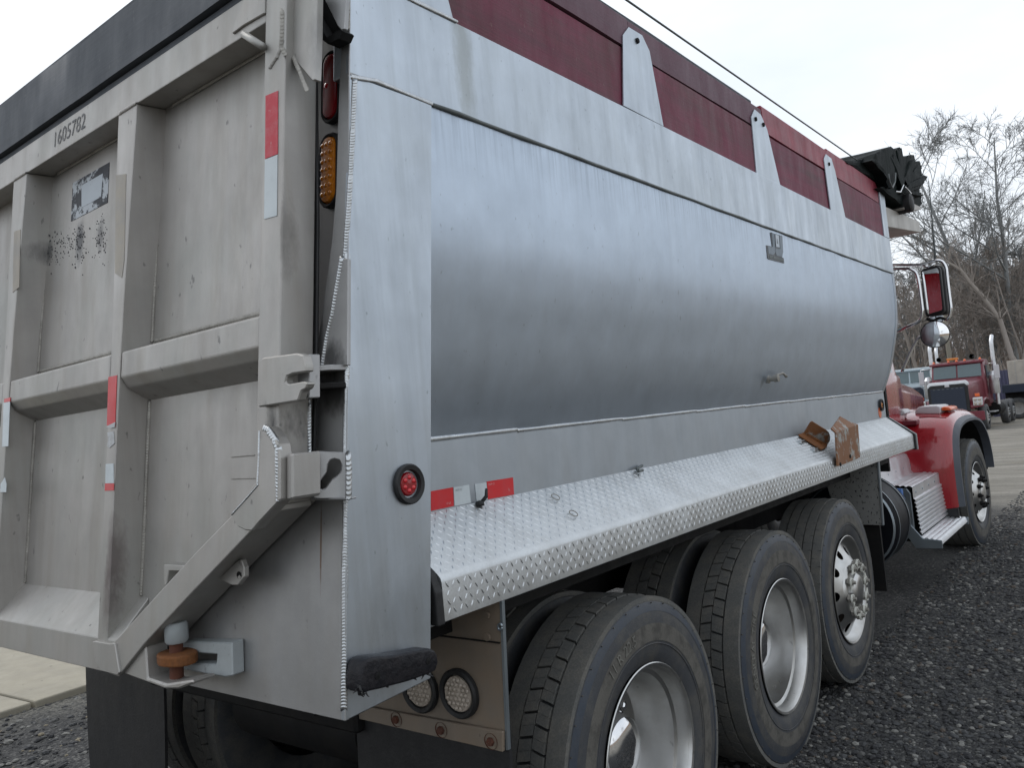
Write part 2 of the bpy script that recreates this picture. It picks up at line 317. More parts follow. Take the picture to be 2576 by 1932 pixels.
M['tankblack'] = mat('black_tank_paint', (.005, .006, .009), .5, 0, spec=.2, rvar=.05)
M['purple_c'] = mat('violet_container', (.09, .09, .15), .55, .1)
# ================================================================ setting: ground, slab, far wood
def gz(x, y):
    r = math.hypot(x-0, y-8); z = 0.0
    if y > 9: z -= .011*(min(y, 42)-9)
    t = min(1, max(0, (r-47)/34)); h = t*t*(3-2*t)*4.2
    n = noise.noise((x*.05, y*.05, .3))*1.6*t
    n += noise.noise((x*.6, y*.6, 4))*.05*min(1, max(0, (r-9)/10))
    n += noise.noise((x*1.7, y*1.7, 7))*.012
    return z+h+n
def ground_mat():
    m = bpy.data.materials.new('gravel_and_dirt'); m.use_nodes = True; t = m.node_tree; L = t.links.new; b = t.nodes['Principled BSDF']
    b.inputs['Roughness'].default_value = .9; b.inputs['Specular IOR Level'].default_value = .2
    tcn = t.nodes.new('ShaderNodeTexCoord'); sx = t.nodes.new('ShaderNodeSeparateXYZ'); L(tcn.outputs['Object'], sx.inputs[0])
    def noi(s, d=5, r=.6, st=None):
        q = t.nodes.new('ShaderNodeTexNoise'); q.inputs['Scale'].default_value = s; q.inputs['Detail'].default_value = d; q.inputs['Roughness'].default_value = r
        if st:
            mpn = t.nodes.new('ShaderNodeMapping'); mpn.inputs['Scale'].default_value = st; L(tcn.outputs['Object'], mpn.inputs[0]); L(mpn.outputs[0], q.inputs['Vector'])
        else: L(tcn.outputs['Object'], q.inputs['Vector'])
        return q.outputs[0]
    def rng(v, a, c, lo=0, hi=1):
        q = t.nodes.new('ShaderNodeMapRange'); q.inputs[1].default_value = a; q.inputs[2].default_value = c; q.inputs[3].default_value = lo; q.inputs[4].default_value = hi; L(v, q.inputs[0]); return q.outputs[0]
    def mixc(f, A, B):
        q = t.nodes.new('ShaderNodeMix'); q.data_type = 'RGBA'
        if isinstance(f, float): q.inputs[0].default_value = f
        else: L(f, q.inputs[0])
        for s_, v in ((6, A), (7, B)):
            if isinstance(v, tuple): q.inputs[s_].default_value = (*v, 1)
            else: L(v, q.inputs[s_])
        return q.outputs[2]
    def mth(op, a, c):
        q = t.nodes.new('ShaderNodeMath'); q.operation = op
        for i, v in enumerate((a, c)):
            if isinstance(v, (int, float)): q.inputs[i].default_value = v
            else: L(v, q.inputs[i])
        return q.outputs[0]
    vo = t.nodes.new('ShaderNodeTexVoronoi'); vo.inputs['Scale'].default_value = 70; L(tcn.outputs['Object'], vo.inputs['Vector'])
    sv = t.nodes.new('ShaderNodeSeparateColor'); L(vo.outputs['Color'], sv.inputs[0])
    gr = mixc(rng(sv.outputs[0], 0, 1), (.022, .022, .023), (.085, .084, .082))
    gr = mixc(rng(sv.outputs[1], .8, .95), gr, (.16, .155, .145))
    gr = mixc(rng(noi(1.1), .35, .7, 0, .7), gr, (.04, .04, .04))
    di = mixc(rng(noi(.9, 6, .65, (.6, 2.5, 1)), .35, .65), (.17, .158, .135), (.30, .28, .245))
    di = mixc(rng(noi(.35, 3), .55, .7, 0, .8), di, (.22, .19, .145))
    di = mixc(rng(noi(25, 3, .7), .5, .7, 0, .5), di, (.09, .085, .075))
    yy = mth('ADD', sx.outputs[1], mth('MULTIPLY', noi(.5, 4), 6.0))
    c = mixc(rng(yy, 13.2, 15.8), gr, di)
    c = mixc(rng(mth('ADD', sx.outputs[0], mth('MULTIPLY', noi(.7, 4), 1.6)), 3.5, 4.6), c, di)  # unseen side made pale dirt so the tub wall reflects brighter
    # tan grit beside the slab on the far side of the truck
    xx = mth('ADD', sx.outputs[0], mth('MULTIPLY', noi(1.6, 4), 1.5))
    c = mixc(rng(xx, -2.2, -2.9), c, mixc(rng(sv.outputs[2], 0, 1), (.05, .05, .047), (.20, .19, .165)))
    le = mixc(rng(noi(.5, 6, .7), .3, .7), (.18, .14, .105), (.30, .235, .175))
    ln = t.nodes.new('ShaderNodeVectorMath'); ln.operation = 'DISTANCE'; L(tcn.outputs['Object'], ln.inputs[0]); ln.inputs[1].default_value = (0, 8, 0)
    c = mixc(rng(mth('ADD', ln.outputs['Value'], mth('MULTIPLY', noi(.2, 3), 8)), 50, 53), c, le)
    L(c, b.inputs['Base Color'])
    bp = t.nodes.new('ShaderNodeBump'); bp.inputs['Strength'].default_value = .7; bp.inputs['Distance'].default_value = .012
    L(mth('ADD', mth('MULTIPLY', vo.outputs['Distance'], -1.0), noi(40, 3)), bp.inputs['Height']); L(bp.outputs[0], b.inputs['Normal'])
    return m
M['ground'] = ground_mat()
rad = [0]+[.25*1.095**k for k in range(88)]; na = 120; cx, cy = 1.5, 6.0
V = [(cx, cy, gz(cx, cy))]; F = []
for r in rad[1:]:
    for a in range(na):
        x, y = cx+r*math.cos(2*math.pi*a/na), cy+r*math.sin(2*math.pi*a/na); V.append((x, y, gz(x, y)))
for a in range(na): F.append((0, 1+a, 1+(a+1) % na))
for k in range(len(rad)-2):
    for a in range(na):
        i, j = 1+k*na+a, 1+k*na+(a+1) % na; F.append((i, i+na, j+na, j))
obj('ground', V, F, M['ground'], smooth=True, kind='structure')
# concrete slab across the yard
M['conc'] = mat('worn_concrete', (.33, .30, .235), .85, 0, blotch=.55, blotch_col=(.24, .22, .18), blotch_sc=1.6, spots=.6, spot_col=(.12, .11, .09), spot_sc=16, grain=.15, bump=.2, bump_sc=80)
e0 = np.array(onZ(0, 1556, .0)); e1 = np.array(onZ(180, 1497, .0)); dv = (e1-e0)/np.linalg.norm(e1-e0); nv = np.array([-dv[1], dv[0], 0]); nv = nv if nv[0] < 0 else -nv
jn = e0+dv*np.dot(np.array(onZ(64, 1530, 0))-e0, dv)
for k, (a, b_) in enumerate(((-7.0, -.012), (.012, 3.6), (3.62, 7.2))):
    p = [jn+dv*a, jn+dv*b_, jn+dv*b_+nv*7, jn+dv*a+nv*7]
    V, F = prism([(q[0], q[1], -.08) for q in p], (0, 0, .13)); obj('concrete_slab', V, F, M['conc'], bevel=.012, segs=2, kind='structure')
# loose gravel
def stones(name, n, area, smin, smax, cols, seed):
    rs = np.random.RandomState(seed)
    t = (1+5**.5)/2
    base = np.array([(-1, t, 0), (1, t, 0), (-1, -t, 0), (1, -t, 0), (0, -1, t), (0, 1, t), (0, -1, -t), (0, 1, -t), (t, 0, -1), (t, 0, 1), (-t, 0, -1), (-t, 0, 1)])/1.9
    fb = np.array([(0, 11, 5), (0, 5, 1), (0, 1, 7), (0, 7, 10), (0, 10, 11), (1, 5, 9), (5, 11, 4), (11, 10, 2), (10, 7, 6), (7, 1, 8), (3, 9, 4), (3, 4, 2), (3, 2, 6), (3, 6, 8), (3, 8, 9), (4, 9, 5), (2, 4, 11), (6, 2, 10), (8, 6, 7), (9, 8, 1)])
    P = area(rs, n); n = len(P)
    s = smin+(smax-smin)*rs.rand(n)**3.2
    off = base[None]*(1+.35*(rs.rand(n, 12, 1)-.5)); off = off*np.stack([s*(.8+.6*rs.rand(n)), s*(.8+.6*rs.rand(n)), s*(.45+.35*rs.rand(n))], 1)[:, None, :]
    a = rs.rand(n)*6.283; ca, sa = np.cos(a)[:, None], np.sin(a)[:, None]
    x = off[:, :, 0]*ca-off[:, :, 1]*sa; y = off[:, :, 0]*sa+off[:, :, 1]*ca
    z0 = np.array([gz(p[0], p[1]) for p in P])+s*.18
    V = np.stack([x+P[:, 0:1], y+P[:, 1:2], off[:, :, 2]+z0[:, None]], 2).reshape(-1, 3)
    F = (fb[None]+(np.arange(n)*12)[:, None, None]).reshape(-1, 3)
    me = bpy.data.meshes.new(name); me.from_pydata(V.tolist(), [], F.tolist())
    for m_ in cols: me.materials.append(m_)
    mi = np.repeat(rs.choice(len(cols), n, p=[.34, .3, .2, .1, .06]), 20); me.polygons.foreach_set('material_index', mi.astype(np.int32))
    o = bpy.data.objects.new(name, me); col.objects.link(o); tag(o, kind='stuff', label='loose grey gravel lying on the yard', cat='gravel'); return o
SC = [mat('stone_'+n_, c, .75, 0, spec=.3, rvar=.1) for n_, c in (('charcoal', (.03, .03, .032)), ('slate', (.055, .056, .058)), ('grey', (.095, .094, .09)), ('pale', (.20, .195, .18)), ('brown', (.085, .068, .055)))]
def area_r(rs, n):
    y = 1.6+12.5*rs.rand(n)**1.25; x = 1.05+(rs.rand(n)*(1.4)+0)*1.25; k = rs.rand(n) > np.clip((y-8.5)/6, 0, .8); return np.stack([x, y], 1)[k]
def area_u(rs, n): return np.stack([-4.2+5.3*rs.rand(n), -.4+5*rs.rand(n)], 1)
stones('gravel', 46000, area_r, .004, .018, SC, 3)
SC2 = SC[:2]+[SC[2], SC[3], mat('stone_tan', (.20, .17, .12), .8, 0, spec=.3)]
stones('gravel', 13000, area_u, .006, .024, SC2, 4)
# ---------------------------------------------------------------- bare trees
def tree_geo(seed, H, r0, n1=13, n2=7, n3=5, n4=4, lean=(0, 0), forks=1, up=.35, twig_r=.011, start=.28):
    rs = random.Random(seed); V, F = [], []
    def limb(p, d, L, ra, rb_, segs, wob, upc, sides):
        path = [p.copy()]; q = p.copy(); dd = d.normalized()
        for k in range(segs):
            dd = (dd+Vector((rs.gauss(0, wob), rs.gauss(0, wob), rs.gauss(0, wob)+upc))).normalized(); q = q+dd*(L/segs); path.append(q.copy())
        rr = [ra+(rb_-ra)*k/segs for k in range(segs+1)]
        v, f = tube(path, rr, sides, False); n = len(V); V.extend(v); F.extend(tuple(i+n for i in x) for x in f); return path, rr
    def at(path, t):
        k = min(int(t*(len(path)-1)), len(path)-2); u = t*(len(path)-1)-k; return path[k].lerp(path[k+1], u), (path[k+1]-path[k]).normalized()
    def side(d, ang):
        u, v = frame(d); a = rs.random()*6.283; return (d*math.cos(ang)+(u*math.cos(a)+v*math.sin(a))*math.sin(ang)).normalized()
    trunks = []
    for f_ in range(forks):
        d = Vector((lean[0]+(.22*(f_-(forks-1)/2) if forks > 1 else 0), lean[1], 1))
        trunks.append(limb(Vector((.12*f_, 0, -.4)), d, H*(1-.1*f_), r0*(1-.15*f_), r0*.12, 9, .05, .02, 7))
    for path, rr in trunks:
        for i in range(n1):
            t = start+(.98-start)*(i+rs.random())/n1; p, d = at(path, t)
            L = H*(.46*(1-t)+.12)*(.7+.6*rs.random()); r1 = max(.03, r0*(1-t)*.5)
            p1, _ = limb(p, side(d, R(38+24*rs.random())), L, r1, r1*.3, 5, .09, up*.12, 5)
            for j in range(n2):
                t2 = .25+.73*(j+rs.random())/n2; q, d2 = at(p1, t2); L2 = L*(.5*(1-t2)+.17)*(.7+.6*rs.random())
                p2, _ = limb(q, side(d2, R(30+25*rs.random())), L2, max(.016, r1*.4*(1-t2)+.01), .012, 4, .12, up*.1, 4)
                for k in range(n3):
                    t3 = .2+.8*(k+rs.random())/n3; q3, d3 = at(p2, t3); L3 = max(.5, L2*.45*(.6+.8*rs.random()))
                    p3, _ = limb(q3, side(d3, R(28+30*rs.random())), L3, .013, twig_r*.8, 2, .16, up*.1, 3)
                    for m_ in range(n4):
                        q4, d4 = at(p3, .2+.8*rs.random()); limb(q4, side(d4, R(25+35*rs.random())), L3*.5*(.5+rs.random()), twig_r, twig_r*.5, 1, .1, 0, 3)
    return V, F
def tree_obj(geo, mat_, label, loc, group=None, rz=0, sc_=1.0, H=15):
    """trunk and limbs are one mesh; split the thin crown from the trunk by branch size"""
    V, F = geo
    t = empty('bare_tree', label, 'tree', group, loc, rz); t.scale = (sc_,)*3
    nt_ = 10*7
    tr = [f for f in F if max(f) < nt_*FORKS.get(id(geo), 1)]; cr_ = [f for f in F if max(f) >= nt_*FORKS.get(id(geo), 1)]
    def pick(fs, nm):
        used = sorted({i for f in fs for i in f}); mp_ = {i: k for k, i in enumerate(used)}
        return obj(nm, [V[i] for i in used], [tuple(mp_[i] for i in f) for f in fs], mat_, t, smooth=True)
    pick(tr, 'trunk'); pick(cr_, 'crown'); return t
FORKS = {}
hx, hy, hz = onY(2196, 800, 56)
gA = tree_geo(11, 18.5, .27, 16, 8, 6, 4, lean=(-.10, 0), forks=2, up=.45, start=.36); FORKS[id(gA)] = 2
tree_obj(gA, M['bark'], 'tall bare tree with forked grey trunk standing out against the sky', (hx, 56, gz(hx, 56)))
protos = []
for k, (sd_, H, r0) in enumerate(((21, 9.5, .12), (22, 8.5, .10), (23, 10.5, .14))):
    gg = tree_geo(sd_, H, r0, 12, 7, 5, 3, lean=(.05*(k-1), 0), up=.5, twig_r=.012, start=.22)
    protos.append((gg, M['bark_b'] if k != 1 else M['bark']))
rt = random.Random(8); base = []
lab = 'slender bare tree in the brown wood behind the parked trucks'
spots = []
for i in range(34):
    y = 51+40*rt.random(); spots.append((-6.2-(y-55)*.12+11*(rt.random()-.5)*(y/60), y))
for i in range(26):
    a = rt.random()*6.283; r = 60+25*rt.random(); x, y = r*math.cos(a), 8+r*math.sin(a)
    if not (-20 < x < 8 and y > 40): spots.append((x, y))
for i, (x, y) in enumerate(spots):
    k = i % 3; s_ = .8+.4*rt.random()
    if i < 3: base.append(tree_obj(protos[k][0], protos[k][1], lab, (x, y, gz(x, y)-.2), 'bare trees of the wood round the yard', rt.random()*6, s_))
    else:
        c = copy_tree(base[k]); c.location = (x, y, gz(x, y)-.2); c.rotation_euler.z = rt.random()*6.28; c.scale = (s_,)*3
# a leaning trunk
pth = [onY(x, y, 50.5) for x, y in ((2185, 770), (2160, 690), (2130, 650), (2100, 615), (2075, 582), (2048, 566), (2020, 556))]
lt = empty('leaning_tree', 'dark bare trunk leaning steeply across the wood', 'tree', None, (pth[0][0]+1.4, 50.5, gz(pth[0][0]+1.4, 50.5)))
o0 = np.array([pth[0][0]+1.4, 50.5, gz(pth[0][0]+1.4, 50.5)])
V, F = tube([(0, 0, -.3)]+[tuple(np.array(p)-o0) for p in pth], [.17, .14, .12, .11, .10, .08, .06, .04], 8); obj('trunk', V, F, M['bark_b'], lt, smooth=True)
rs = random.Random(4); parts = []
for i in range(40):
    k = 1+int(rs.random()*5); p = Vector(np.array(pth[k])-o0); d = Vector((rs.gauss(-.3, .5), rs.gauss(0, .5), rs.random()+.2)).normalized(); L = .8+1.6*rs.random()
    parts.append(tube([p, p+d*L*.5+Vector((rs.gauss(0, .1), 0, .1)), p+d*L], [.03, .018, .009], 4, False))
V, F = join(*parts); obj('crown', V, F, M['bark_b'], lt, smooth=True)
# brush on the bank: thousands of thin stems
rs = np.random.RandomState(9); nS = 15000
y = 48.5+38*rs.rand(nS)**1.3; x = -6.2-(y-55)*.12+26*(rs.rand(nS)-.5)
Vb, Fb = [], []
for i in range(nS):
    h = (.8+2.6*rs.rand()**1.5)*(1+.4*(y[i] > 60)); lx, ly = rs.randn(2)*.28*h; r_ = .012+.012*rs.rand(); z_ = gz(x[i], y[i])-.1; n = len(Vb)
    p0 = (x[i], y[i], z_); p1 = (x[i]+lx*.4, y[i]+ly*.4, z_+h*.55); p2 = (x[i]+lx+rs.randn()*.15, y[i]+ly, z_+h)
    for p, q in ((p0, r_), (p1, r_*.7), (p2, r_*.35)):
        Vb += [(p[0]+q, p[1], p[2]), (p[0]-q*.5, p[1]+q*.87, p[2]), (p[0]-q*.5, p[1]-q*.87, p[2])]
    for a in (0, 3):
        for b_ in range(3): Fb.append((n+a+b_, n+a+(b_+1) % 3, n+a+3+(b_+1) % 3, n+a+3+b_))
me = bpy.data.meshes.new('brush'); me.from_pydata(Vb, [], Fb); me.materials.append(M['twig'])
bo = bpy.data.objects.new('brush', me); col.objects.link(bo); tag(bo, 'brown leafless brush covering the bank behind the trucks', 'brush', None, 'stuff')
# utility pole
px_, py_, _ = onY(2051, 760, 46)
V, F = tube([(0, 0, -.3), (-.03, 0, 3.5), (-.12, 0, 7.4)], [.12, .11, .09], 10); up_ = obj('utility_pole', V, F, mat('weathered_pole_wood', (.22, .20, .16), .9, 0, streak=.4), label='weathered wooden utility pole rising behind the maroon tractor', cat='pole', smooth=True, loc=(px_, py_, gz(px_, py_)))
# ================================================================ the dump truck
T = empty('dump_truck', 'dump truck with bare aluminium body, red side boards and red fender', 'dump truck')
def part(name, geo, m, bevel=0, smooth=False, parent=None, segs=1, kind=None, label=None): return obj(name, geo[0], geo[1], M[m] if isinstance(m, str) else m, parent or T, smooth, bevel, segs, kind, label)
def gplate(name, pts, Y0, th, m, bevel=.002, parent=None, conv=None, **k):
    P = [onG(*(conv(p) if conv else p), Y0) for p in pts]; return part(name, prism(P, (0, th, 0)), m, bevel, parent=parent, **k)
def xplate(name, pts, X0, th, m, bevel=.002, parent=None, conv=None, **k):
    P = [onX(*(conv(p) if conv else p), X0) for p in pts]; return part(name, prism(P, (-th, 0, 0)), m, bevel, parent=parent, **k)
z1, z2, z4, z5, z6 = zz(0, 0, 3.456), zz(560, 0, 3.456), zz(560, 480, 3.456), zz(0, 900, 3.456), zz(560, 900, 3.456)
z3 = zz(0, 480, 3.456); z7 = zz(0, 1360, 2.9); z8 = zz(560, 1360, 2.9)
zs1, zs2, zs3, zs4 = zz(1050, 0, 3.456), zz(1690, 180, 3.456), zz(1050, 1080, 3.456), zz(1690, 950, 3.456)
zt, zm, zb, zst = zz(2080, 300, 4.46), zz(2200, 640, 5.883), zz(2176, 850, 5.53), zz(2150, 1100, 5.186)
zlogo, zval, zc = zz(1880, 550, 13.825), zz(1880, 880, 11.06), zz(640, 0, 8.508)
rearY = lambda z: K*(z-1.05)
frontY = lambda z: .279+.131*(z-1.184)
YF = 5.49
# ---- body side
zt_, zse = 2.762, 2.497
body = part('side_band', prism([(1.22, rearY(zse), zse), (1.22, rearY(zt_), zt_), (1.22, YF, zt_), (1.22, YF, zse)], (-.06, 0, 0)), 'alu', .004, segs=2)
part('side_band', boxm(-1.22, -1.16, .2, YF, zse, zt_), 'alu')
cpts = [(1.2165, 2.497), (1.2155, 2.33), (1.206, 2.16), (1.186, 2.04), (1.158, 1.925), (1.13, 1.82), (1.095, 1.72), (1.05, 1.617)]
def smooth_curve(pts, n=4):
    P = [np.array(p) for p in pts]; o = []
    for i in range(len(P)-1):
        a, b, c, d = P[max(i-1, 0)], P[i], P[i+1], P[min(i+2, len(P)-1)]
        for k in range(n):
            t = k/n; o.append(tuple(.5*((2*b)+(c-a)*t+(2*a-5*b+4*c-d)*t*t+(3*b-a-3*c+d)*t**3)))
    return o+[pts[-1]]
cs = smooth_curve(cpts, 5); ny = 56
for sgn in (1, -1):
    rings = []
    for k in range(ny+1):
        y = .30+(YF-.02-.30)*k/ny
        rings.append([(sgn*(x+.0035*noise.noise((y*1.1, z*2.2, 3.0))*(1 if 2 < i < len(cs)-2 else 0)), y, z) for i, (x, z) in enumerate(cs)])
    part('tub_wall', loft(rings, False), 'tub', smooth=True)
    x1 = 1.052*sgn
    part('skirt_plate', boxm(min(x1, x1-.03*sgn), max(x1, x1-.03*sgn), .3, YF-.01, 1.12, 1.617), 'skirt')
part('body_floor', boxm(-1.03, 1.03, .12, YF-.02, 1.08, 1.16), 'dark')
fw_ = [(1.2, 3.12), (1.2, 2.5)]+[(x-.012, z) for x, z in cs]+[(1.02, 1.16)]
part('front_wall', prism([(x, YF-.035, z) for x, z in fw_]+[(-x, YF-.035, z) for x, z in reversed(fw_)], (0, .03, 0)), 'alu')
part('front_edge', prism([(1.2185, YF-.055, 2.497)]+[(x+.003, YF-.055, z) for x, z in cs]+[(x-.02, YF-.055, z) for x, z in reversed(cs)], (0, .06, 0)), 'alu')
# ---- corner post and rear apron
zp0, zp1 = 1.05, zse
part('corner_post', prism([(1.22, rearY(zp0), zp0), (1.22, rearY(zp1)-0, zp1-.001), (1.22, frontY(zp1), zp1-.001), (1.22, frontY(zp0+.01), zp0+.01)], (-.014, 0, 0)), 'alu', .0025)
part('post_web', prism([(1.205, frontY(1.06)-.012, 1.06), (1.205, frontY(2.49)-.012, 2.49), (1.04, frontY(2.49)-.012, 2.49), (1.0, frontY(1.06)-.012, 1.06)], (0, .01, 0)), 'alu')
part('corner_post', boxm(-1.22, -1.05, .05, .35, 1.05, 2.497), 'alu')
xa = [(745, 1559)]
apr = [(1.2195, rearY(zp0)+.0005, zp0), (.35, rearY(zp0), zp0), (.35, rearY(1.4), 1.4)]
apr += [onG(*p, AY) for p in ((640, 1000), (680, 785), (692, 698), (704.5, 611), (717, 516.5), (725.7, 412), (727, 368), (729.3, 283), (732, 199), (737, 107), (741, 40))]
apr += [(1.205, K*3.0+AY, 3.0), (1.2195, K*3.0+AY, 3.0)]
part('rear_apron', prism(apr, (0, .012, 0)), 'apron', .0015)
part('rear_apron', boxm(-1.22, -.35, .0, .03, 1.05, 1.5), 'apron')
part('post_extension', prism([(1.22, rearY(zt_)+.001, zt_+.001), (1.22, rearY(3.2), 3.2), (1.22, .555, 3.2), (1.22, .548, 2.86), (1.22, .575, zt_+.001)], (-.03, 0, 0)), 'alu', .003)
lampplate = part('lamp_plate', prism([(1.0, K*1.55+LY, 1.55), (1.21, K*1.55+LY, 1.55), (1.21, K*2.95+LY, 2.95), (1.0, K*2.95+LY, 2.95)], (0, .01, 0)), 'apron')
# weld seams
def gpath(pts, Y0, conv=None): return [onG(*(conv(p) if conv else p), Y0) for p in pts]
def xpath(pts, X0, conv=None): return [onX(*(conv(p) if conv else p), X0) for p in pts]
part('weld_seam', bead([(1.214, rearY(1.07)+.002, 1.07), (1.214, rearY(2.06)+.002, 2.06)], .0075, .0065), 'weld', smooth=True)
part('weld_seam', bead(gpath([(766, 172), (762, 280), (757, 380), (753, 450), (745.5, 551)], AY+.001), .0065, .0065), 'weld', smooth=True)
part('weld_seam', bead(gpath([(739, 556), (728, 620), (718, 680), (706, 730), (697, 786)], AY-.007), .0065, .0065), 'weld', smooth=True)
gplate('hinge_gusset', [(741, 557), (752, 559), (751, 790), (694, 790)], AY-.008, .01, 'apron')
part('weld_seam', bead([(1.2195, .172, 2.49), (1.2205, .25, 2.502), (1.2195, .45, 2.4975)], .0065, .007, 2), 'weld', smooth=True)
part('seam_sealant', tube([(1.2185, .455, 2.4955)]+[(1.2185+.0015*math.sin(k*2.1), .455+k*.1, 2.4955+.0010*math.sin(k*1.3)) for k in range(1, 51)], [.0058+.0008*math.sin(k*1.9)+.0006*math.sin(k*.7) for k in range(51)], 8), 'caulk', smooth=True)
wb = []
ys = [.33, .9, 1.55, 2.2, 2.75, 3.4, 3.9, 4.5, 5.0, 5.46]
for a, b_ in zip(ys, ys[1:]): wb.append(bead([(1.0525, a, 1.6175), (1.0525, b_-.004, 1.6175+.003)], .0075, .0075, int(a*10)))
part('weld_seam', join(*wb), 'weld', smooth=True)
part('weld_seam', bead([(1.2205, .2, 2.764), (1.2205, .58, 2.764)], .007, .008, 3), 'weld', smooth=True)
# upper corner bracket of the post
gplate('corner_bracket', [(702, 0), (729, 55), (737, 64), (744, 62), (748, 0), (752, -120), (650, -120)], AY-.05, .012, 'apron')
gplate('corner_bracket', [(692, 82), (708, 94), (733, 82), (740, 66), (736, 62), (706, 80), (650, -10), (600, -120), (575, -120)], AY-.04, .035, 'dark', bevel=0)  # bracket's shaded underside, put in as a dark plate
gplate('corner_bracket', [(640, 0), (690, 80), (706, 92), (735, 80), (740, 64), (702, 0), (660, -120), (590, -120)], AY-.002, .006, 'dark', bevel=0)  # dark plate standing for the shade inside the bracket
part('weld_seam', bead(gpath([(750, -60), (749, 60)], AY-.012), .009, .009, 4), 'weld_dull', smooth=True)
# ---- tail lamps in the recess of the post
def oval_lamp(cx_, cz_, lens):
    def ovalpts(hw, hh, n=10):
        o = []
        for k in range(n+1): a = math.pi*k/n; o.append((hw*math.cos(a), hh-hw+hw*math.sin(a)))
        for k in range(n+1): a = math.pi+math.pi*k/n; o.append((hw*math.cos(a), -(hh-hw)+hw*math.sin(a)))
        return o
    def ring(hw, hh, o): return [(cx_+x, K*(cz_+z)+LY-o, cz_+z) for x, z in ovalpts(hw, hh)]
    b = part('tail_lamp', loft([ring(.037, .097, 0), ring(.037, .097, .012), ring(.033, .093, .018), ring(.027, .087, .016), ring(.026, .086, .006)], True, True), 'black', smooth='auto')
    part('lens', loft([ring(.026, .086, .004), ring(.026, .086, .014), ring(.022, .082, .021), ring(.012, .066, .024)], True, True), lens, parent=b, smooth='auto')
    if lens == 'amber':
        for r_ in range(7):
            for c_ in range(-1, 2):
                x, z = cx_+c_*.015, cz_+(r_-3)*.021
                V, F = lathe([(-.003, .0005), (-.002, .004), (.001, .0062)], 8, 'Y', (x, K*z+LY-.024, z)); part('lamp_bead', (V, F), 'amber', parent=b, smooth=True)
    else:
        V, F = lathe([(-.006, .0005), (-.003, .007), (.003, .010)], 12, 'Y', (cx_-.006, K*cz_+LY-.022, cz_)); part('lamp_bead', (V, F), 'red_glow', parent=b, smooth=True)
p = onG(724, 189, LY); oval_lamp(p[0], p[2], 'red_lens')
p = onG(720, 369, LY); oval_lamp(p[0], p[2], 'amber')
# ---- round marker lamps
def marker(y, z, x, r, lens, leds):
    b = part('marker_lamp', lathe([(-.002, r), (.008, r), (.012, r*.93), (.010, r*.72), (-.004, r*.66), (-.01, r*.6)], 36, 'X', (x, y, z)), 'black', smooth='auto')
    part('lens', lathe([(-.008, r*.62), (.000, r*.6), (.004, r*.52), (.006, .001)], 28, 'X', (x, y, z)), lens, parent=b, smooth='auto')
    for k in range(leds):
        a = k*2*math.pi/leds+.4; yy, zz_ = y+r*.33*math.cos(a), z+r*.33*math.sin(a)
        part('lamp_bead', lathe([(.003, r*.13), (.0065, r*.115), (.0085, r*.05), (.009, .0003)], 10, 'X', (x, yy, zz_)), 'red_glow' if lens == 'red_lens' else 'amber', parent=b, smooth=True)
p = onX(881, 1046, 1.22); marker(p[1], p[2], 1.2205, .048, 'red_lens', 6)
p = onX(*zs4((1826, 238)), 1.065); marker(p[1], p[2], 1.06, .045, 'amber', 3)
p = onX(*zs4((1812, 305)), 1.055); part('orange_sticker', lathe([(0, .04), (.002, .04), (.0025, .001)], 20, 'X', (1.0525, p[1], p[2])), 'orange')
# ---- running board of tread plate
yb0, yb1 = .325, 5.485
XI, ZI, XO, ZO, ZB = 1.053, 1.422, 1.222, 1.281, 1.178
sec = [(XI, ZI), (XO-.012, ZO+.010), (XO-.003, ZO+.001), (XO, ZO-.010), (XO, ZB), (XO-.03, ZB-.004), (XO-.03, ZB), (XO-.005, ZB+.004), (XO-.005, ZO-.014), (XI, ZI-.008)]
rbd = part('running_board', loft([[(x, y, z) for x, z in sec] for y in np.linspace(yb0, yb1, 24)]), 'tread', smooth='auto')
def lugs():
    Vs, Fs = [], []
    def add(face, u, v, ang, L=.0195, wd=.0052, h=.0016):
        # u along Y, v down the face
        du, dv = math.cos(ang), math.sin(ang); n = len(Vs); pts = [(-.5, 0, 0), (-.2, -.5, 0), (.2, -.5, 0), (.5, 0, 0), (.2, .5, 0), (-.2, .5, 0), (-.22, 0, 1), (.22, 0, 1)]
        for a, b_, c in pts:
            uu = u+a*L*du-b_*wd*dv; vv = v+a*L*dv+b_*wd*du; hh = h*c
            if face == 0:
                t = vv/LS; x = XI+(XO-.006-XI)*t; z = ZI+(ZO+.004-ZI)*t; Vs.append((x+hh*NX+.0002, uu, z+hh*NZ+.0002))
            else: Vs.append((XO+hh+.0001, uu, ZO-.008-vv))
        for f in ((0, 1, 6), (1, 2, 7, 6), (2, 3, 7), (3, 4, 7), (4, 5, 6, 7), (5, 0, 6)): Fs.append(tuple(i+n for i in f))
    LS = math.hypot(XO-XI, ZI-ZO); NX, NZ = (ZI-ZO)/LS, (XO-XI)/LS
    p_ = .0215
    for face, vmax in ((0, LS-.012), (1, ZO-ZB-.012)):
        for j in range(int(vmax/p_*1)+1):
            for i in range(int((yb1-yb0-.03)/p_)):
                u, v = yb0+.018+i*p_, .010+j*p_
                if v > vmax: continue
                if random.Random(i*7+j*131+face).random() < .02: continue
                add(face, u+.0015*math.sin(i*2.3+j), v, R(58) if (i+j) % 2 == 0 else R(-58))
    return Vs, Fs
part('raised_lug', lugs(), 'lug', parent=rbd, kind='stuff')
part('end_cap', prism([(XO+.004, yb0-.028, ZB-.006), (XO+.004, yb0-.028, ZO-.03), (XO-.012, yb0-.028, ZO+.012), (XI+.06, yb0-.028, ZI-.04), (XI+.06, yb0-.028, ZB)], (0, .026, 0)), 'black', .004, parent=rbd, segs=2)
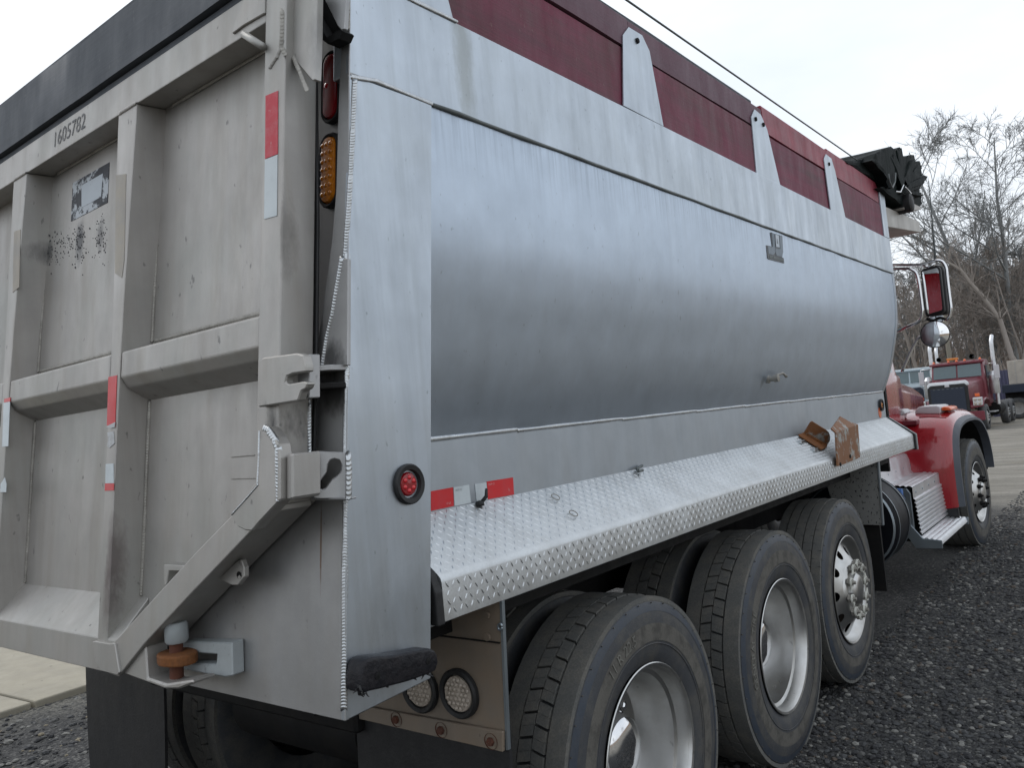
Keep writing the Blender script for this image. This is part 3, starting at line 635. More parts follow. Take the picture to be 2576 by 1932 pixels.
part('end_plate', prism([(XO+.012, yb1+.002, ZB-.012), (XO+.012, yb1+.002, ZO), (XI, yb1+.002, ZI+.008), (XI, yb1+.002, ZB)], (0, .02, 0)), 'black', .003, parent=rbd)
part('end_plate', prism([(XO+.02, yb1+.024, ZB-.014), (XO+.02, yb1+.024, ZO+.0), (XI+.01, yb1+.024, ZI+.0), (XI, yb1+.024, ZB)], (0, .012, 0)), 'greypaint', .003, parent=rbd)
# small fittings on the board
def on_slope(x, y):
    lo, hi = XI, XO
    for _ in range(30):
        m_ = (lo+hi)/2; p = onX(x, y, m_); zs = ZI+(ZO-ZI)*(m_-XI)/(XO-XI)
        # moving outward along the ray raises or lowers the point relative to the slope
        if p[2] < zs: lo = m_
        else: hi = m_
    return onX(x, y, (lo+hi)/2)
for q in ((1190, 605), (1345, 748)):
    c = on_slope(*zs3(q)); V, F = tube([(c[0]+.014*math.cos(a)*.77+.006, c[1]+.016*math.sin(a), c[2]-.014*math.cos(a)*.64+.006) for a in np.linspace(0, 6.283, 17)], .0016, 6); part('tie_ring', (V, F), 'weld_dull', parent=rbd, smooth=True)
c = on_slope(*zs3((535, 665))); c2 = onX(*zs3((600, 520)), 1.075)
part('rubber_latch', join(tube([c, tuple(np.array(c)*.45+np.array(c2)*.55+np.array((.012, 0, 0))), c2], [.006, .0055, .004], 8), lathe([(-.006, .001), (-.006, .014), (.006, .012), (.009, .001)], 12, 'Z', (c[0]+.004, c[1], c[2]+.006))), 'black', parent=rbd, smooth=True)
hk = [on_slope(*zs3((1935, 345))), on_slope(*zs3((1890, 375))), on_slope(*zs3((1905, 395))), on_slope(*zs3((1940, 385)))]
part('hook', tube([(h_[0]+.01, h_[1], h_[2]+.012) for h_ in hk], .006, 7), 'caulk', parent=rbd, smooth=True)
for q in ((1118, 566), (1235, 636)):
    c = on_slope(*zs4(q)); part('bolt', boxm(c[0]-.012, c[0]+.016, c[1]-.03, c[1]+.03, c[2]-.004, c[2]+.012), 'weld', .002, parent=rbd)
# rusty chock brackets standing on the board
cv = zs4
def shear_plate(name, pts, X0, th, m, label=None): return xplate(name, pts, X0, th, m, .0015, conv=cv, label=label)
SN = np.array((ZI-ZO, 0, XO-XI)); SN = SN/np.linalg.norm(SN)
def onP(p, p0, nn_):
    r = ray(*cv(p)); t = np.dot(np.array(p0)-CAM, nn_)/np.dot(r, nn_); return CAM+t*r
fa, fb = np.array(on_slope(*cv((1128, 498)))), np.array(on_slope(*cv((1338, 588))))
fn = np.cross(fb-fa, SN); fn = fn/np.linalg.norm(fn)
up_pts = [onP(p, fa+SN*.004, fn) for p in ((1135, 492), (1200, 385), (1218, 376), (1338, 450), (1362, 472), (1374, 510), (1370, 545), (1345, 585))]
b1 = part('chock_bracket', prism([tuple(p) for p in up_pts], tuple(fn*.008)), 'rust_paint', .0015, label='rusty bent bracket with rounded top')
ft_pts = [np.array(on_slope(*cv(p)))+SN*.006 for p in ((1090, 512), (1130, 494), (1345, 584), (1335, 622), (1290, 640))]
part('bracket_foot', prism([tuple(p) for p in ft_pts], tuple(SN*.008)), 'rust', .0015, parent=b1)
part('stiffener_lip', tube([tuple(np.array(on_slope(*cv(p)))+SN*.018) for p in ((1160, 515), (1290, 592))], .008, 8), 'rust', parent=b1, smooth=True)
b2 = shear_plate('chock_bracket', [(1430, 478), (1525, 445), (1620, 408), (1640, 690), (1615, 705), (1470, 765), (1445, 770)], 1.245, .01, 'rust_paint', 'rusty square bracket hanging over the board edge')
ta, tb_ = np.array(onX(*cv((1430, 478)), 1.245)), np.array(onX(*cv((1620, 408)), 1.245))
tn = np.cross(tb_-ta, np.array((-.62, 0, .78))); tn = tn/np.linalg.norm(tn)
part('bracket_tab', prism([tuple(onP(p, ta, tn)) for p in ((1387, 442), (1465, 335), (1540, 378), (1622, 409), (1430, 480))], (-.007, 0, -.004)), 'rust_paint', .0015, parent=b2)
for p in ((1550, 685), (1465, 755)):
    c = onX(*cv(p), 1.246); part('rivet', lathe([(0, .012), (.004, .010), (.005, .001)], 12, 'X', c), 'dark', parent=b2)
# reflective tape on the skirt
XS = 1.0535
def tape(name, pts, X0, m, conv, th=.001): return xplate(name, pts, X0, th, m, 0, conv=conv)
tape('reflective_tape', [(118, 540), (310, 505), (318, 668), (118, 712)], XS, 'tape_red', zs3)
tape('reflective_tape', [(316, 505), (450, 483), (466, 640), (324, 668)], XS, 'tape_white', zs3)
tape('reflective_tape', [(500, 478), (601, 462), (611, 610), (516, 628)], XS, 'tape_white', zs3)
tape('reflective_tape', [(604, 455), (832, 419), (841, 568), (614, 610)], XS, 'tape_red', zs3)
def xtext(s_, size, p, X0, m):
    V, F = text_geo(s_, size); c = onX(*p, X0); part('printed_mark', ([(X0, c[1]+x, c[2]+y) for x, y, _ in V], F), m)
xtext('DOT-C2', .0075, zs3((360, 528)), XS+.0006, 'ink'); xtext('DOT-C2', .0075, zs3((645, 478)), XS+.0006, 'pink_ink'); xtext('17 US', .0075, zs3((272, 645)), XS+.0006, 'pink_ink')
# emblem on the tub
def tubx(z):
    for (xa_, za), (xb, zb_) in zip(cs, cs[1:]):
        if zb_ <= z <= za: return xa_+(xb-xa_)*(za-z)/(za-zb_)
    return 1.05
XE = 1.2185
em = tape('maker_emblem', [(795, 478), (850, 470), (885, 985), (990, 1010), (960, 520), (1215, 590), (1250, 1150), (1205, 1340), (1265, 1370), (1285, 1545), (760, 1410), (710, 1370), (655, 920), (720, 930), (860, 965)], XE, 'emblem_d', zlogo, .003)
def emb(pts, m='emblem', dx=.0012):
    P = [onX(*zlogo(p), XE+dx) for p in pts]; part('emblem_face', prism(P, (-.001, 0, 0)), m, parent=em)
emb([(850, 480), (945, 510), (975, 1020), (985, 1160), (900, 1262), (735, 1205), (722, 945), (870, 985), (888, 950)])
emb([(955, 515), (1205, 588), (1245, 1130), (1215, 1330), (1010, 1275), (990, 1160), (985, 1040), (1150, 1050), (1118, 575), (965, 540)])
emb([(975, 545), (1098, 580), (1128, 1000), (1005, 970)], 'skirt')
emb([(765, 1270), (890, 1300), (880, 1375), (775, 1365)], 'caulk'); emb([(905, 1300), (1225, 1390), (1245, 1480), (900, 1385)], 'caulk')
V, F = text_geo('&', .018); c = onX(*zlogo((1050, 790)), XE+.002); part('emblem_face', ([(XE+.0022, c[1]+x*1.5, c[2]+y*2) for x, y, _ in V], F), 'emblem_d', parent=em)
# tap handle on the tub
c = np.array(onX(*zval((575, 815)), 1.115)); xt = tubx(c[2])
c = np.array(onX(*zval((575, 815)), xt))
vf = part('drain_fitting', join(lathe([(-.02, .022), (.006, .022), (.008, .014), (.03, .014), (.032, .019), (.055, .019), (.058, .001)], 16, 'X', tuple(c)), tube([tuple(c+np.array((.045, 0, .016))), tuple(c+np.array((.05, .085, .024))), tuple(c+np.array((.05, .13, .006)))], [.006, .006, .008], 8)), 'weld_dull', smooth='auto')
# ---- rubber bumper low on the post
rs = random.Random(2)
bp_ = [(972, 1000), (985, 915), (1060, 860), (1150, 838), (1240, 850), (1330, 815), (1430, 800), (1520, 790), (1562, 830), (1570, 880), (1550, 960), (1440, 1005), (1300, 1050), (1160, 1085), (1050, 1115), (1000, 1140), (972, 1100)]
bp_ = [(1012, 1010), (1020, 935), (1040, 885), (1080, 862), (1140, 850), (1240, 838), (1380, 812), (1515, 792), (1550, 800), (1571, 835), (1575, 900), (1558, 955), (1510, 975), (1350, 1030), (1160, 1082), (1070, 1112), (1035, 1122), (1014, 1092)]
P = [np.array(onX(*z8(p), 1.272)) for p in bp_]; cen = sum(P)/len(P)
V, F = prism([tuple(p+np.array((0, .004*noise.noise(tuple(p*50)), .004*noise.noise(tuple(p*61))))) for p in P], (-.051, 0, 0))
bb = part('rubber_bumper', (V, F), 'bump_rub', .012, smooth='auto', segs=3)
shred = []
for i in range(16):
    k = rs.randrange(8, len(P)); p = P[k].lerp(P[(k+1) % len(P)], 0) if hasattr(P[k], 'lerp') else P[k]+(P[(k+1) % len(P)]-P[k])*rs.random()
    a = p+np.array((-.03+.025*rs.random(), 0, 0)); d = np.array((rs.uniform(-.005, .012), rs.uniform(-.01, .01), -rs.uniform(.004, .013)))
    shred.append(tube([tuple(a), tuple(a+d*.6), tuple(a+d+np.array((0, rs.uniform(-.008, .008), 0)))], [.003, .002, .0008], 4))
part('torn_shred', join(*shred), 'black', parent=bb, kind='stuff')
for q in ((1130, 990), (1500, 880)):
    c = onX(*z8(q), 1.272); part('bolt', lathe([(-.004, .008), (.001, .008), (.002, .001)], 10, 'X', c), 'dark', parent=bb)
# ---- side boards and their pockets
zl = 3.012; rw = random.Random(3)
def plank(y0, y1, z0, z1, x0, x1, m, seed):
    n = max(2, int((y1-y0)/.12)); rings = []
    for k in range(n+1):
        y = y0+(y1-y0)*k/n; a = .004*noise.noise((y*1.3, seed, 1)); b_ = .005*noise.noise((y*1.1, seed, 5)); c = .003*noise.noise((y*2, seed, 8))
        rings.append([(x0, y, z0+a), (x1+c, y, z0+a), (x1+c-.001, y, z1+b_-.006), (x1+c-.006, y, z1+b_), (x0, y, z1+b_)])
    return part('side_board', loft(rings), m, smooth='auto')
cuts = [(.565, 1.62, 'redwood', 'redwood2'), (1.626, 3.0, 'redwood', 'redwood2'), (3.006, 4.12, 'redwood', 'redwood3'), (4.126, 5.34, 'redwood', 'redwood3')]
for k, (a, b_, ml, mu) in enumerate(cuts):
    zb_ = zl+(.004 if k > 1 else 0)
    plank(a, b_, 2.758, zb_-.002, 1.165, 1.208+.002*(k % 2), ml, k*3)
    plank(a, b_, zb_+(.004 if k < 2 else .0015), 3.138+(.035 if k == 3 else .02 if k == 2 else 0), 1.165, 1.211-.002*(k % 2), mu, k*3+1)
plank(.565, 3.0, 3.05, 3.20, 1.10, 1.163, 'blackwood', 40)
plank(3.0, 5.3, 3.05, 3.16, 1.10, 1.163, 'redwood2', 41)
part('side_board', boxm(-1.21, -1.165, .5, 5.4, 2.758, 3.14), 'redwood')
for k, (pts, bolts) in enumerate((([(1790, 300), (1840, 230), (1955, 300), (2020, 440), (2142, 1098), (1796, 918)], [(1910, 352)]),)):
    pk = xplate('board_pocket', pts, 1.2185, .008, 'alu', .0015, conv=zs1)
    for b_ in bolts: c = onX(*zs1(b_), 1.219); part('bolt', lathe([(-.003, .012), (.006, .011), (.008, .001)], 8, 'X', c), 'dark', parent=pk)
for pts, bolts in (([(695, 390), (722, 325), (775, 370), (830, 500), (946, 992), (740, 886)], [(728, 412), (795, 460)]), ([(1325, 757), (1342, 715), (1388, 752), (1420, 860), (1512, 1274), (1385, 1207)], [(1366, 803)])):
    pk = xplate('board_pocket', pts, 1.2185, .008, 'alu', .0015, conv=zs2)
    for b_ in bolts: c = onX(*zs2(b_), 1.219); part('bolt', lathe([(-.003, .012), (.006, .011), (.008, .001)], 8, 'X', c), 'dark', parent=pk)
part('front_post', boxm(1.12, 1.2195, 5.345, YF, 2.763, 3.24), 'alu', .003)
# tarp cable
part('tarp_cable', tube([(1.2, -.3, 3.21), (1.2, 1.66, 3.227), (1.2, 4.87, 3.252), (1.2, 5.3, 3.235), (1.19, 5.7, 3.17)], .0045, 6), 'caulk', smooth=True)
# ---- tarp bunched at the front, on the cab shield
XT = 1.285
rt_ = random.Random(6)
part('cab_shield', prism([(1.21, YF+.001, 2.86), (1.21, YF+.001, 3.02), (1.21, 6.75, 3.08), (1.21, 6.75, 2.98)], (-2.42, 0, 0)), 'shield', .004)
def leaf(pts, x, m='tarp', depth=.9, seed=0):
    P0 = [np.array(onX(*zt(p), x)) for p in pts]; rings = []
    P = []
    for i in range(len(P0)):
        a, b_ = P0[i], P0[(i+1) % len(P0)]
        for t in (0, .34, .67): P.append(a+(b_-a)*t+np.array((0, .012*rt_.uniform(-1, 1), .012*rt_.uniform(-1, 1)))*(t > 0))
    c = sum(P)/len(P); r0 = [c+(p-c)*.8+np.array((.004, 0, 0)) for p in P]; rings.append([tuple(p) for p in r0]); 
    for k in range(7):
        d = depth*k/6
        rings.append([tuple(p+np.array((-d+.02*noise.noise((i*.9, k, seed)), .05*noise.noise((i*.35, k*.8, seed+3))*(k > 0), .05*noise.noise((i*.35, k*.8, seed+9))*(k > 0)))) for i, p in enumerate(P)])
    return loft(rings)
tp = part('tarp', leaf([(600, 760), (780, 700), (860, 720), (960, 840), (1000, 930), (870, 985), (700, 850)], XT-.03, depth=2.3, seed=1), 'tarp', smooth=False)
for k, (pts, x) in enumerate((([(200, 465), (330, 455), (460, 440), (520, 470), (650, 560), (700, 700), (640, 790), (560, 700), (300, 520)], XT-.075), ([(500, 460), (560, 370), (650, 325), (720, 300), (772, 340), (785, 460), (770, 640), (740, 770), (700, 760), (640, 600)], XT), ([(780, 430), (870, 408), (975, 400), (990, 470), (1000, 600), (850, 740), (780, 640)], XT-.02), ([(880, 480), (990, 470), (1050, 465), (1056, 540), (1070, 620), (960, 830), (880, 740)], XT-.035), ([(960, 660), (1070, 625), (1130, 640), (1090, 720), (1040, 780), (970, 860), (900, 760)], XT-.045), ([(950, 830), (1040, 790), (1050, 870), (1068, 950), (1000, 990), (940, 950)], XT-.06))):
    part('tarp_fold', leaf(pts, x, seed=k*7+2, depth=2.2), 'tarp', parent=tp)
for k, (ang, L_) in enumerate(((112, 430), (98, 470), (80, 380), (66, 350), (48, 355), (36, 300), (22, 320), (8, 235), (-12, 250))):
    a = R(ang); c0_ = (880-40*math.cos(a), 800); t_ = (c0_[0]+L_*math.cos(a)*.86, c0_[1]-L_*math.sin(a)); nx_, ny_ = math.sin(a), math.cos(a); w0, w1_ = 34, 46-2*k
    part('tarp_fold', leaf([(c0_[0]-nx_*w0, c0_[1]-ny_*w0), (t_[0]-nx_*w1_, t_[1]-ny_*w1_), (t_[0]+18*math.cos(a), t_[1]-18*math.sin(a)), (t_[0]+nx_*w1_*.3, t_[1]+ny_*w1_*.3), (c0_[0]+nx_*w0, c0_[1]+ny_*w0)], XT+.005-.012*(k % 3), seed=k*5+60, depth=1.6), 'tarp', parent=tp)
for pts in ([(690, 610), (705, 700), (735, 770), (765, 700), (770, 600)], [(780, 810), (825, 815), (860, 735)], [(880, 760), (920, 800), (945, 830)]):
    part('strap', tube([onX(*zt(p), XT+.02) for p in pts], .006, 6), 'chrome' if len(pts) == 3 else 'caulk', parent=tp, smooth=True)
part('bow_end', prism([onX(*zt(p), XT-.02) for p in ((862, 985), (985, 945), (1062, 985), (1060, 1012), (940, 1028), (870, 1010))], (-.5, 0, 0)), 'shield', .004, parent=tp)
c = onX(*zt((945, 935)), XT+.02); part('tarp_motor', lathe([(-.25, .001), (-.25, .075), (.0, .075), (.012, .06), (.014, .001)], 20, 'X', c), 'black', smooth='auto', parent=tp)
# ================================================================ tailgate
TG = part('tailgate', prism([g(-.5, 1.14, 0, PY), g(.5, 1.14, 0, PY), g(1.1, 1.52, 0, PY), g(1.1, 2.72, 0, PY), g(-1.1, 2.72, 0, PY), g(-1.1, 1.52, 0, PY)], (0, .015, 0)), 'gate')
def gp(name, geo, m='gate', bevel=.003, smooth=False, segs=2, kind=None): return part(name, geo, m, bevel, smooth, TG, segs, kind)
ZT0, ZT1 = 2.655, 2.757
gp('top_rail', loft([[g(x, ZT0, .0), g(x, ZT1, .0), g(x, ZT1, -.13), g(x, ZT0, -.13)] for x in (-1.13, 1.048)]))
for s_ in (1, -1):
    a, b_ = sorted((1.05*s_, 1.13*s_))
    gp('side_rail', loft([[g(a, z, .002), g(b_, z, .002), g(b_, z, -.09), g(a, z, -.09)] for z in (1.50, 2.95)]))
gplate('side_gusset', [zc(p) for p in ((660, -300), (1340, -300), (1320, 900), (1290, 1700), (1240, 1720), (660, 1020))], GY+.02, .02, 'gate', parent=TG)
# ribs: box sections, wider at the top
for xr in (.378, -.378, -1.0):
    def rr(z):
        wz = .052 if z < 2.0 else .052+(.105-.052)*min(1, (z-2.0)/.6)
        return [g(xr-wz/2, z, .001), g(xr+wz/2, z, .001), g(xr+wz/2+.012, z, -.084), g(xr-wz/2-.012, z, -.084)]
    if xr > -.9: gp('rib', loft([rr(z) for z in (1.10, 1.5, 1.9, 2.1, 2.35, 2.6, 2.654)]), bevel=.002, segs=1)
# middle rail between the ribs
for x0, x1 in ((.41, 1.049), (-.345, .345), (-1.05, -.41)):
    secm = [(1.962, -.083), (1.937, .0), (1.868, .0), (1.838, -.02), (1.80, -.083)]
    gp('mid_rail', loft([[g(x, z, o) for z, o in secm] for x in (x0, x1)]), bevel=.004)
# bottom rail with a sloped dirt shedder
gp('bottom_rail', loft([[g(x, z, o) for z, o in ((1.093, 0), (1.176, 0), (1.268, -.0825), (1.093, -.0825))] for x in (-.62, .455)]), bevel=.002, segs=1)
for s_ in (1, -1):
    pts = [(.974, 1.497), (.828, 1.411), (.643, 1.295), (.47, 1.186), (.44, 1.17), (.43, 1.095), (.484, 1.093), (.601, 1.18), (.804, 1.31), (1.01, 1.438), (1.135, 1.515), (1.135, 1.60), (1.05, 1.56)]
    gp('corner_brace', prism([g(x*s_, z, .006) for x, z in pts], (0, .112, 0)), bevel=.003)
gplate('rail_end_cap', [z7(p) for p in ((672, 740), (690, 735), (800, 755), (835, 750), (870, 965), (855, 985), (740, 955), (690, 880))], GY-.012, .014, 'gate', parent=TG)
# welds on the tailgate
def gbead(pts, Y0, r=.007, m='weld_dull', conv=None, seed=1, step=.009): part('weld_seam', bead(gpath(pts, Y0, conv), r, step, seed), m, smooth=True, parent=TG)
for xr in (.378, -.378):
    gp('weld_seam', bead([g(xr+.047, 2.63, .002, PY), g(xr+.043, 1.97, .002, PY)], .0052, .008, 5), 'weld_dull', 0, True)
    gp('weld_seam', bead([g(xr+.043, 1.80, .002, PY), g(xr+.04, 1.275, .002, PY)], .0052, .008, 6), 'weld_dull', 0, True)
    gp('weld_seam', bead([g(xr+.10, 2.652, .003, PY), g(1.04 if xr > 0 else .31, 2.652, .003, PY)], .006, .012, 7), 'weld_dull', 0, True)
    gp('weld_seam', bead([g(xr+.055, 1.966, .003, PY), g(1.04 if xr > 0 else .31, 1.966, .003, PY)], .006, .012, 7), 'weld_dull', 0, True)
    gp('weld_seam', bead([g(xr-.05, 2.656, .002), g(xr+.05, 2.656, .002)], .006, .012, 8), 'gate', 0, True)
gbead([(665, 205), (666, 400), (664, 600), (662, 780), (667, 870), (668, 975)], -.157, .0065, 'weld', None, 9, .007)
gbead([(610, 20), (610, 60), (608, 100), (617, 118)], GY-.003, .007, 'weld_dull', None, 10)
gbead([(607, 100), (600, 120), (585, 143)], GY-.003, .007, 'gate', None, 11)
gbead([(632, 120), (646, 150), (664, 195)], GY+.019, .006, 'weld_dull', None, 12)
gplate('seal_strip', [(676, 130), (682, 130), (686, 480), (683, 790), (678, 975), (672, 975), (674, 790), (677, 480)], -.142, .008, 'black', parent=TG)
# doubler on the top right corner and the small rod
P0 = [zz(560, 0, 3.456)(p) for p in ((80, 290), (100, 190), (170, 30), (200, -60), (365, -60), (362, 110), (180, 215))]
gplate('corner_doubler', P0, GY-.006, .008, 'gate', parent=TG)
part('stop_rod', tube([onG(*zz(560, 0, 3.456)((185, 295)), GY-.012), onG(*zz(560, 0, 3.456)((355, 405)), GY-.012)], .0095, 8), 'gate', smooth=True, parent=TG)
# black timber across the top of the gate
n = 40; rings = []; 
for k in range(n+1):
    x = -1.12+2.16*k/n; t = 2.985+.012*noise.noise((x*3, 0, 2))+.006*noise.noise((x*11, 3, 2))
    rings.append([g(x, 2.785, .012+.003*noise.noise((x*4, 1, 1))), g(x, t-.008, .010+.006*noise.noise((x*5, 2, 1))), g(x, t, .002), g(x, t, -.04), g(x, 2.785, -.04)])
part('top_board', loft(rings), 'blackwood', parent=TG, smooth='auto')
rings = []
for k in range(n+1):
    x = -1.12+2.16*k/n; rings.append([g(x, 2.7585, -.008), g(x, 2.779+.003*noise.noise((x*6, 9, 1)), -.006), g(x, 2.779, -.05), g(x, 2.7585, -.05)])
part('top_board', loft(rings), 'blackwood', parent=TG, smooth='auto')
part('top_board', boxm(-1.05, 1.0, .17, .21, 2.95, 3.06), 'blackwood', parent=TG)
# latch plate, hook plate, keyhole bracket, clevis
gplate('latch_plate', [(557, 782), (566, 773), (640, 763), (655, 767), (661, 790), (661, 803), (632, 807), (619, 813), (616, 825), (622, 830), (655, 824), (665, 827), (660, 840), (650, 845), (643, 866), (557, 880)], GY-.02, .022, 'gate', .003, parent=TG)
gplate('latch_block', [(640, 768), (668, 765), (668, 860), (645, 862)], GY+.015, .03, 'apron', parent=TG)
hp = [(560, 934), (563, 926), (569, 922), (580, 928), (592, 945), (601, 962), (604, 990), (604, 1081), (560, 1128), (543, 1148), (528, 1146), (512, 1138), (502, 1122), (501, 1112), (508, 1103), (556, 1049)]
gplate('hook_plate', hp, GY-.035, .034, 'gate', .003, parent=TG)
gbead([(568, 924), (580, 930), (594, 950), (602, 970), (603, 1080)], GY-.03, .008, 'weld', None, 14, .007)
gbead([(501, 1112), (530, 1080), (556, 1050), (559, 985), (560, 934)], GY-.035, .0025, 'weld', None, 15, .006)
gplate('hook_block', [(618, 982), (632, 980), (632, 1078), (628, 1080), (618, 1082)], GY-.02, .075, 'gate', .004, parent=TG)
gbead([(612, 985), (613, 1030), (612, 1078)], GY-.018, .007, 'weld', None, 16, .007)
def rnd(pts, conv): return [conv(p) for p in pts]
ko = rnd([(735, 900), (748, 850), (790, 818), (850, 812), (1100, 825), (1106, 1212), (1090, 1222), (860, 1228), (805, 1225), (760, 1195), (738, 1155)], z6)
ki = rnd([(915, 930), (935, 890), (970, 878), (1015, 890), (1036, 935), (1030, 990), (995, 1030), (950, 1060), (890, 1140), (858, 1148), (838, 1135), (835, 1095), (870, 1045), (905, 1000)], z6)
def onSl(x, y, m_=1.34, x0=1.17, y0=-.19):
    r = ray(x, y); c_ = y0-m_*x0; k_ = (c_-(CAM[1]-K*CAM[2]-m_*CAM[0]))/(r[1]-K*r[2]-m_*r[0]); return tuple(CAM+k_*r)
V, F = fill_hole([onSl(*p) for p in ko], [onSl(*p) for p in ki], (-.016, .012, 0)); part('keyhole_bracket', (V, F), 'apron', .002)
gplate('keyhole_standoff', [z6(p) for p in ((760, 1222), (1075, 1222), (1075, 1240), (760, 1244))], AY-.03, .03, 'apron')
part('weld_seam', bead(gpath([(1092, 835), (1098, 1000), (1095, 1215)], AY-.022, z6), .008, .009, 17), 'weld', smooth=True)
for yv in (113, 262):
    q = [onG(*z6(p), AY) for p in ((790, yv), (1050, yv))]; z_ = (q[0][2]+q[1][2])/2; x0, x1 = q[0][0]-.0, q[1][0]
    part('clevis_lug', prism([(x1+.012, K*z_+AY-.001, z_-.006), (x0-.012, K*z_+AY-.001, z_-.006), (x0-.018, K*z_+AY-.045, z_-.006), (x0+.005, K*z_+AY-.066, z_-.006), (x1-.01, K*z_+AY-.066, z_-.006), (x1+.01, K*z_+AY-.04, z_-.006)], (0, 0, .013)), 'dark' if yv > 200 else 'apron', .002)
# lower hinge: bracket on the apron, fork, pin and rusty washer
zh = z7
fork = [(1310, 755), (1335, 740), (1690, 745), (1695, 990), (1640, 1000), (1345, 945), (1310, 925), (1318, 895), (1575, 905), (1582, 832), (1310, 815)]
hg = gplate('hinge_fork', rnd(fork, zh), AY-.034, .034, 'greypaint', .003)
gplate('hinge_ear', rnd([(1158, 745), (1240, 735), (1250, 800), (1190, 810), (1155, 795)], zh), AY-.045, .02, 'greypaint', parent=hg)
pc = [onG(*zh(p), GY+.045) for p in ((1305, 600), (1290, 720), (1285, 735), (1290, 1010))]
part('hinge_pin', tube([pc[2], pc[3]], .0165, 14), 'rust_dark', parent=hg, smooth='auto')
part('hinge_cap', lathe([(-.008, .001), (-.008, .024), (-.002, .028), (.036, .028), (.042, .024), (.042, .001)], 24, 'Z', (pc[1][0], pc[1][1], pc[1][2])), 'greypaint', parent=hg, smooth='auto')
wc = onG(*zh((1290, 855)), GY+.045)
part('rusty_washer', prism([(wc[0]+.056*math.cos(a)*(1 if math.cos(a) < .3 else 1.15), wc[1]+.042*math.sin(a), wc[2]-.012) for a in np.linspace(0, 6.283, 28, endpoint=False)], (0, 0, .026)), 'rust', .005, parent=hg, segs=2)
bt = onG(*zh((1230, 1035)), GY+.03)
gplate('hinge_base', rnd([(860, 960), (1060, 770), (1075, 1005), (1210, 1050), (1400, 1020), (1410, 1045), (1300, 1085), (1200, 1085)], zh), GY+.004, .06, 'gate', .004, parent=TG)
gplate('eye_bracket', rnd([(1590, 280), (1735, 145), (1760, 140), (1780, 200), (1780, 270), (1735, 328), (1690, 328)], zh), AY-.075, .014, 'gate', .002, parent=TG)
c = onG(*zh((1742, 255)), AY-.0765); part('eye_hole', lathe([(0, .009), (.001, .009), (.0015, .0005)], 12, 'Y', c), 'dark', parent=TG)
gplate('inner_bracket', rnd([(1195, 175), (1360, 185), (1320, 225), (1230, 222), (1212, 330), (1195, 330)], zh), PY-.03, .03, 'gate', .002, parent=TG)
# marks, tapes, decal
def mark(name, pts, Y0, m, conv=None, lab=None): return gplate(name, pts, Y0, .0012, m, 0, parent=TG, conv=conv, label=lab)
V, F = text_geo('1605782', .074); c0 = np.array(onG(*z1((468, 1235)), GY-.0008)); c1 = np.array(onG(*z1((735, 1040)), GY-.0008)); cc_ = (c0+c1)/2; wd = c1[0]-c0[0]
xs = [v[0] for v in V]; k_ = wd/(max(xs)-min(xs))
gp('stencilled_number', ([g(cc_[0]+x*k_, cc_[2]+y, .0012) for x, y, _ in V], F), 'stencil', 0)
mark('reflective_tape', [(373, 830), (480, 785), (478, 1335), (368, 1378)], GY-.0035, 'tape_red2', z2)
mark('reflective_tape', [(367, 1385), (476, 1342), (470, 1800)], GY-.0035, 'tape_white', z2) if 0 else None
P = [z2((366, 1386)), z2((476, 1342)), z4((470, 215)), z4((360, 245))]
mark('reflective_tape', P, GY-.0035, 'tape_white')
mark('reflective_tape', [(942, 168), (1015, 152), (1000, 600), (928, 590)], GY-.0025, 'tape_red', z5)
mark('reflective_tape', [(920, 600), (1000, 560), (995, 605), (960, 612)], GY-.004, 'peel', z5)
mark('peeling_tape', [(932, 650), (985, 640), (995, 745), (950, 785), (928, 770), (940, 720)], GY-.0025, 'peel', z5)
mark('peeling_tape', [(918, 925), (985, 920), (988, 1090), (915, 1095)], GY-.0025, 'tape_white', z5)
mark('reflective_tape', [(912, 1092), (990, 1095), (988, 1155), (910, 1158)], GY-.0025, 'tape_red', z5)
mark('reflective_tape', [(36, 358), (90, 345), (88, 380), (34, 390)], GY-.0025, 'tape_red', z5)
mark('reflective_tape', [(30, 392), (86, 382), (70, 770), (18, 775)], GY-.0025, 'tape_white', z5)
mark('peeling_tape', [(5, 1100), (40, 1040), (55, 1100), (52, 1170), (0, 1170)], GY-.0025, 'tape_white', z5)
mark('tape_residue', [(250, 378), (272, 375), (268, 560), (263, 600), (248, 590)], GY-.0022, 'tan')
mark('tape_residue', [(30, 500), (44, 495), (41, 620), (27, 632)], GY-.0022, 'tan')
mark('clean_patch', [(235, 617), (262, 609), (259, 650), (233, 662)], GY-.0022, 'tape_white') if 0 else None
dc = mark('decal', [(157, 395), (236, 350), (232, 437), (153, 478)], PY-.0015, 'decal', None, 'black rectangular decal worn down to white flakes')
mark('decal_centre', [(176, 400), (222, 374), (218, 425), (176, 448)], PY-.0022, 'decal_w')
fl = []
for i in range(260):
    a = random.Random(i+50); k = i % 4; m_ = ((172, 520, 9, 34), (106, 545, 11, 20), (217, 510, 8, 26), (140, 525, 14, 16))[k]
    x = a.gauss(m_[0], m_[2]); y_ = a.gauss(m_[1], m_[3]); s_ = a.uniform(.4, 1.5)*(1.2 if k == 0 else .9)
    if 92 < x < 232 and y_ > 483-.45*(x-150): fl.append(prism([onG(x+s_*math.cos(t)*a.uniform(.5, 1), y_+s_*1.9*math.sin(t)*a.uniform(.6, 1), PY-.0012) for t in (0, 1.2, 2.3, 3.6, 5)], (0, .001, 0)))
part('residue_smear', join(*fl), 'tar', parent=TG, kind='stuff')
# scratches on the lower panel
for q in (((2010, 865), (2212, 848)), ((2015, 1055), (2230, 1048))):
    part('scratch_line', tube(gpath(q, PY-.001, z5), .0014, 4), 'weld_dull', parent=TG)
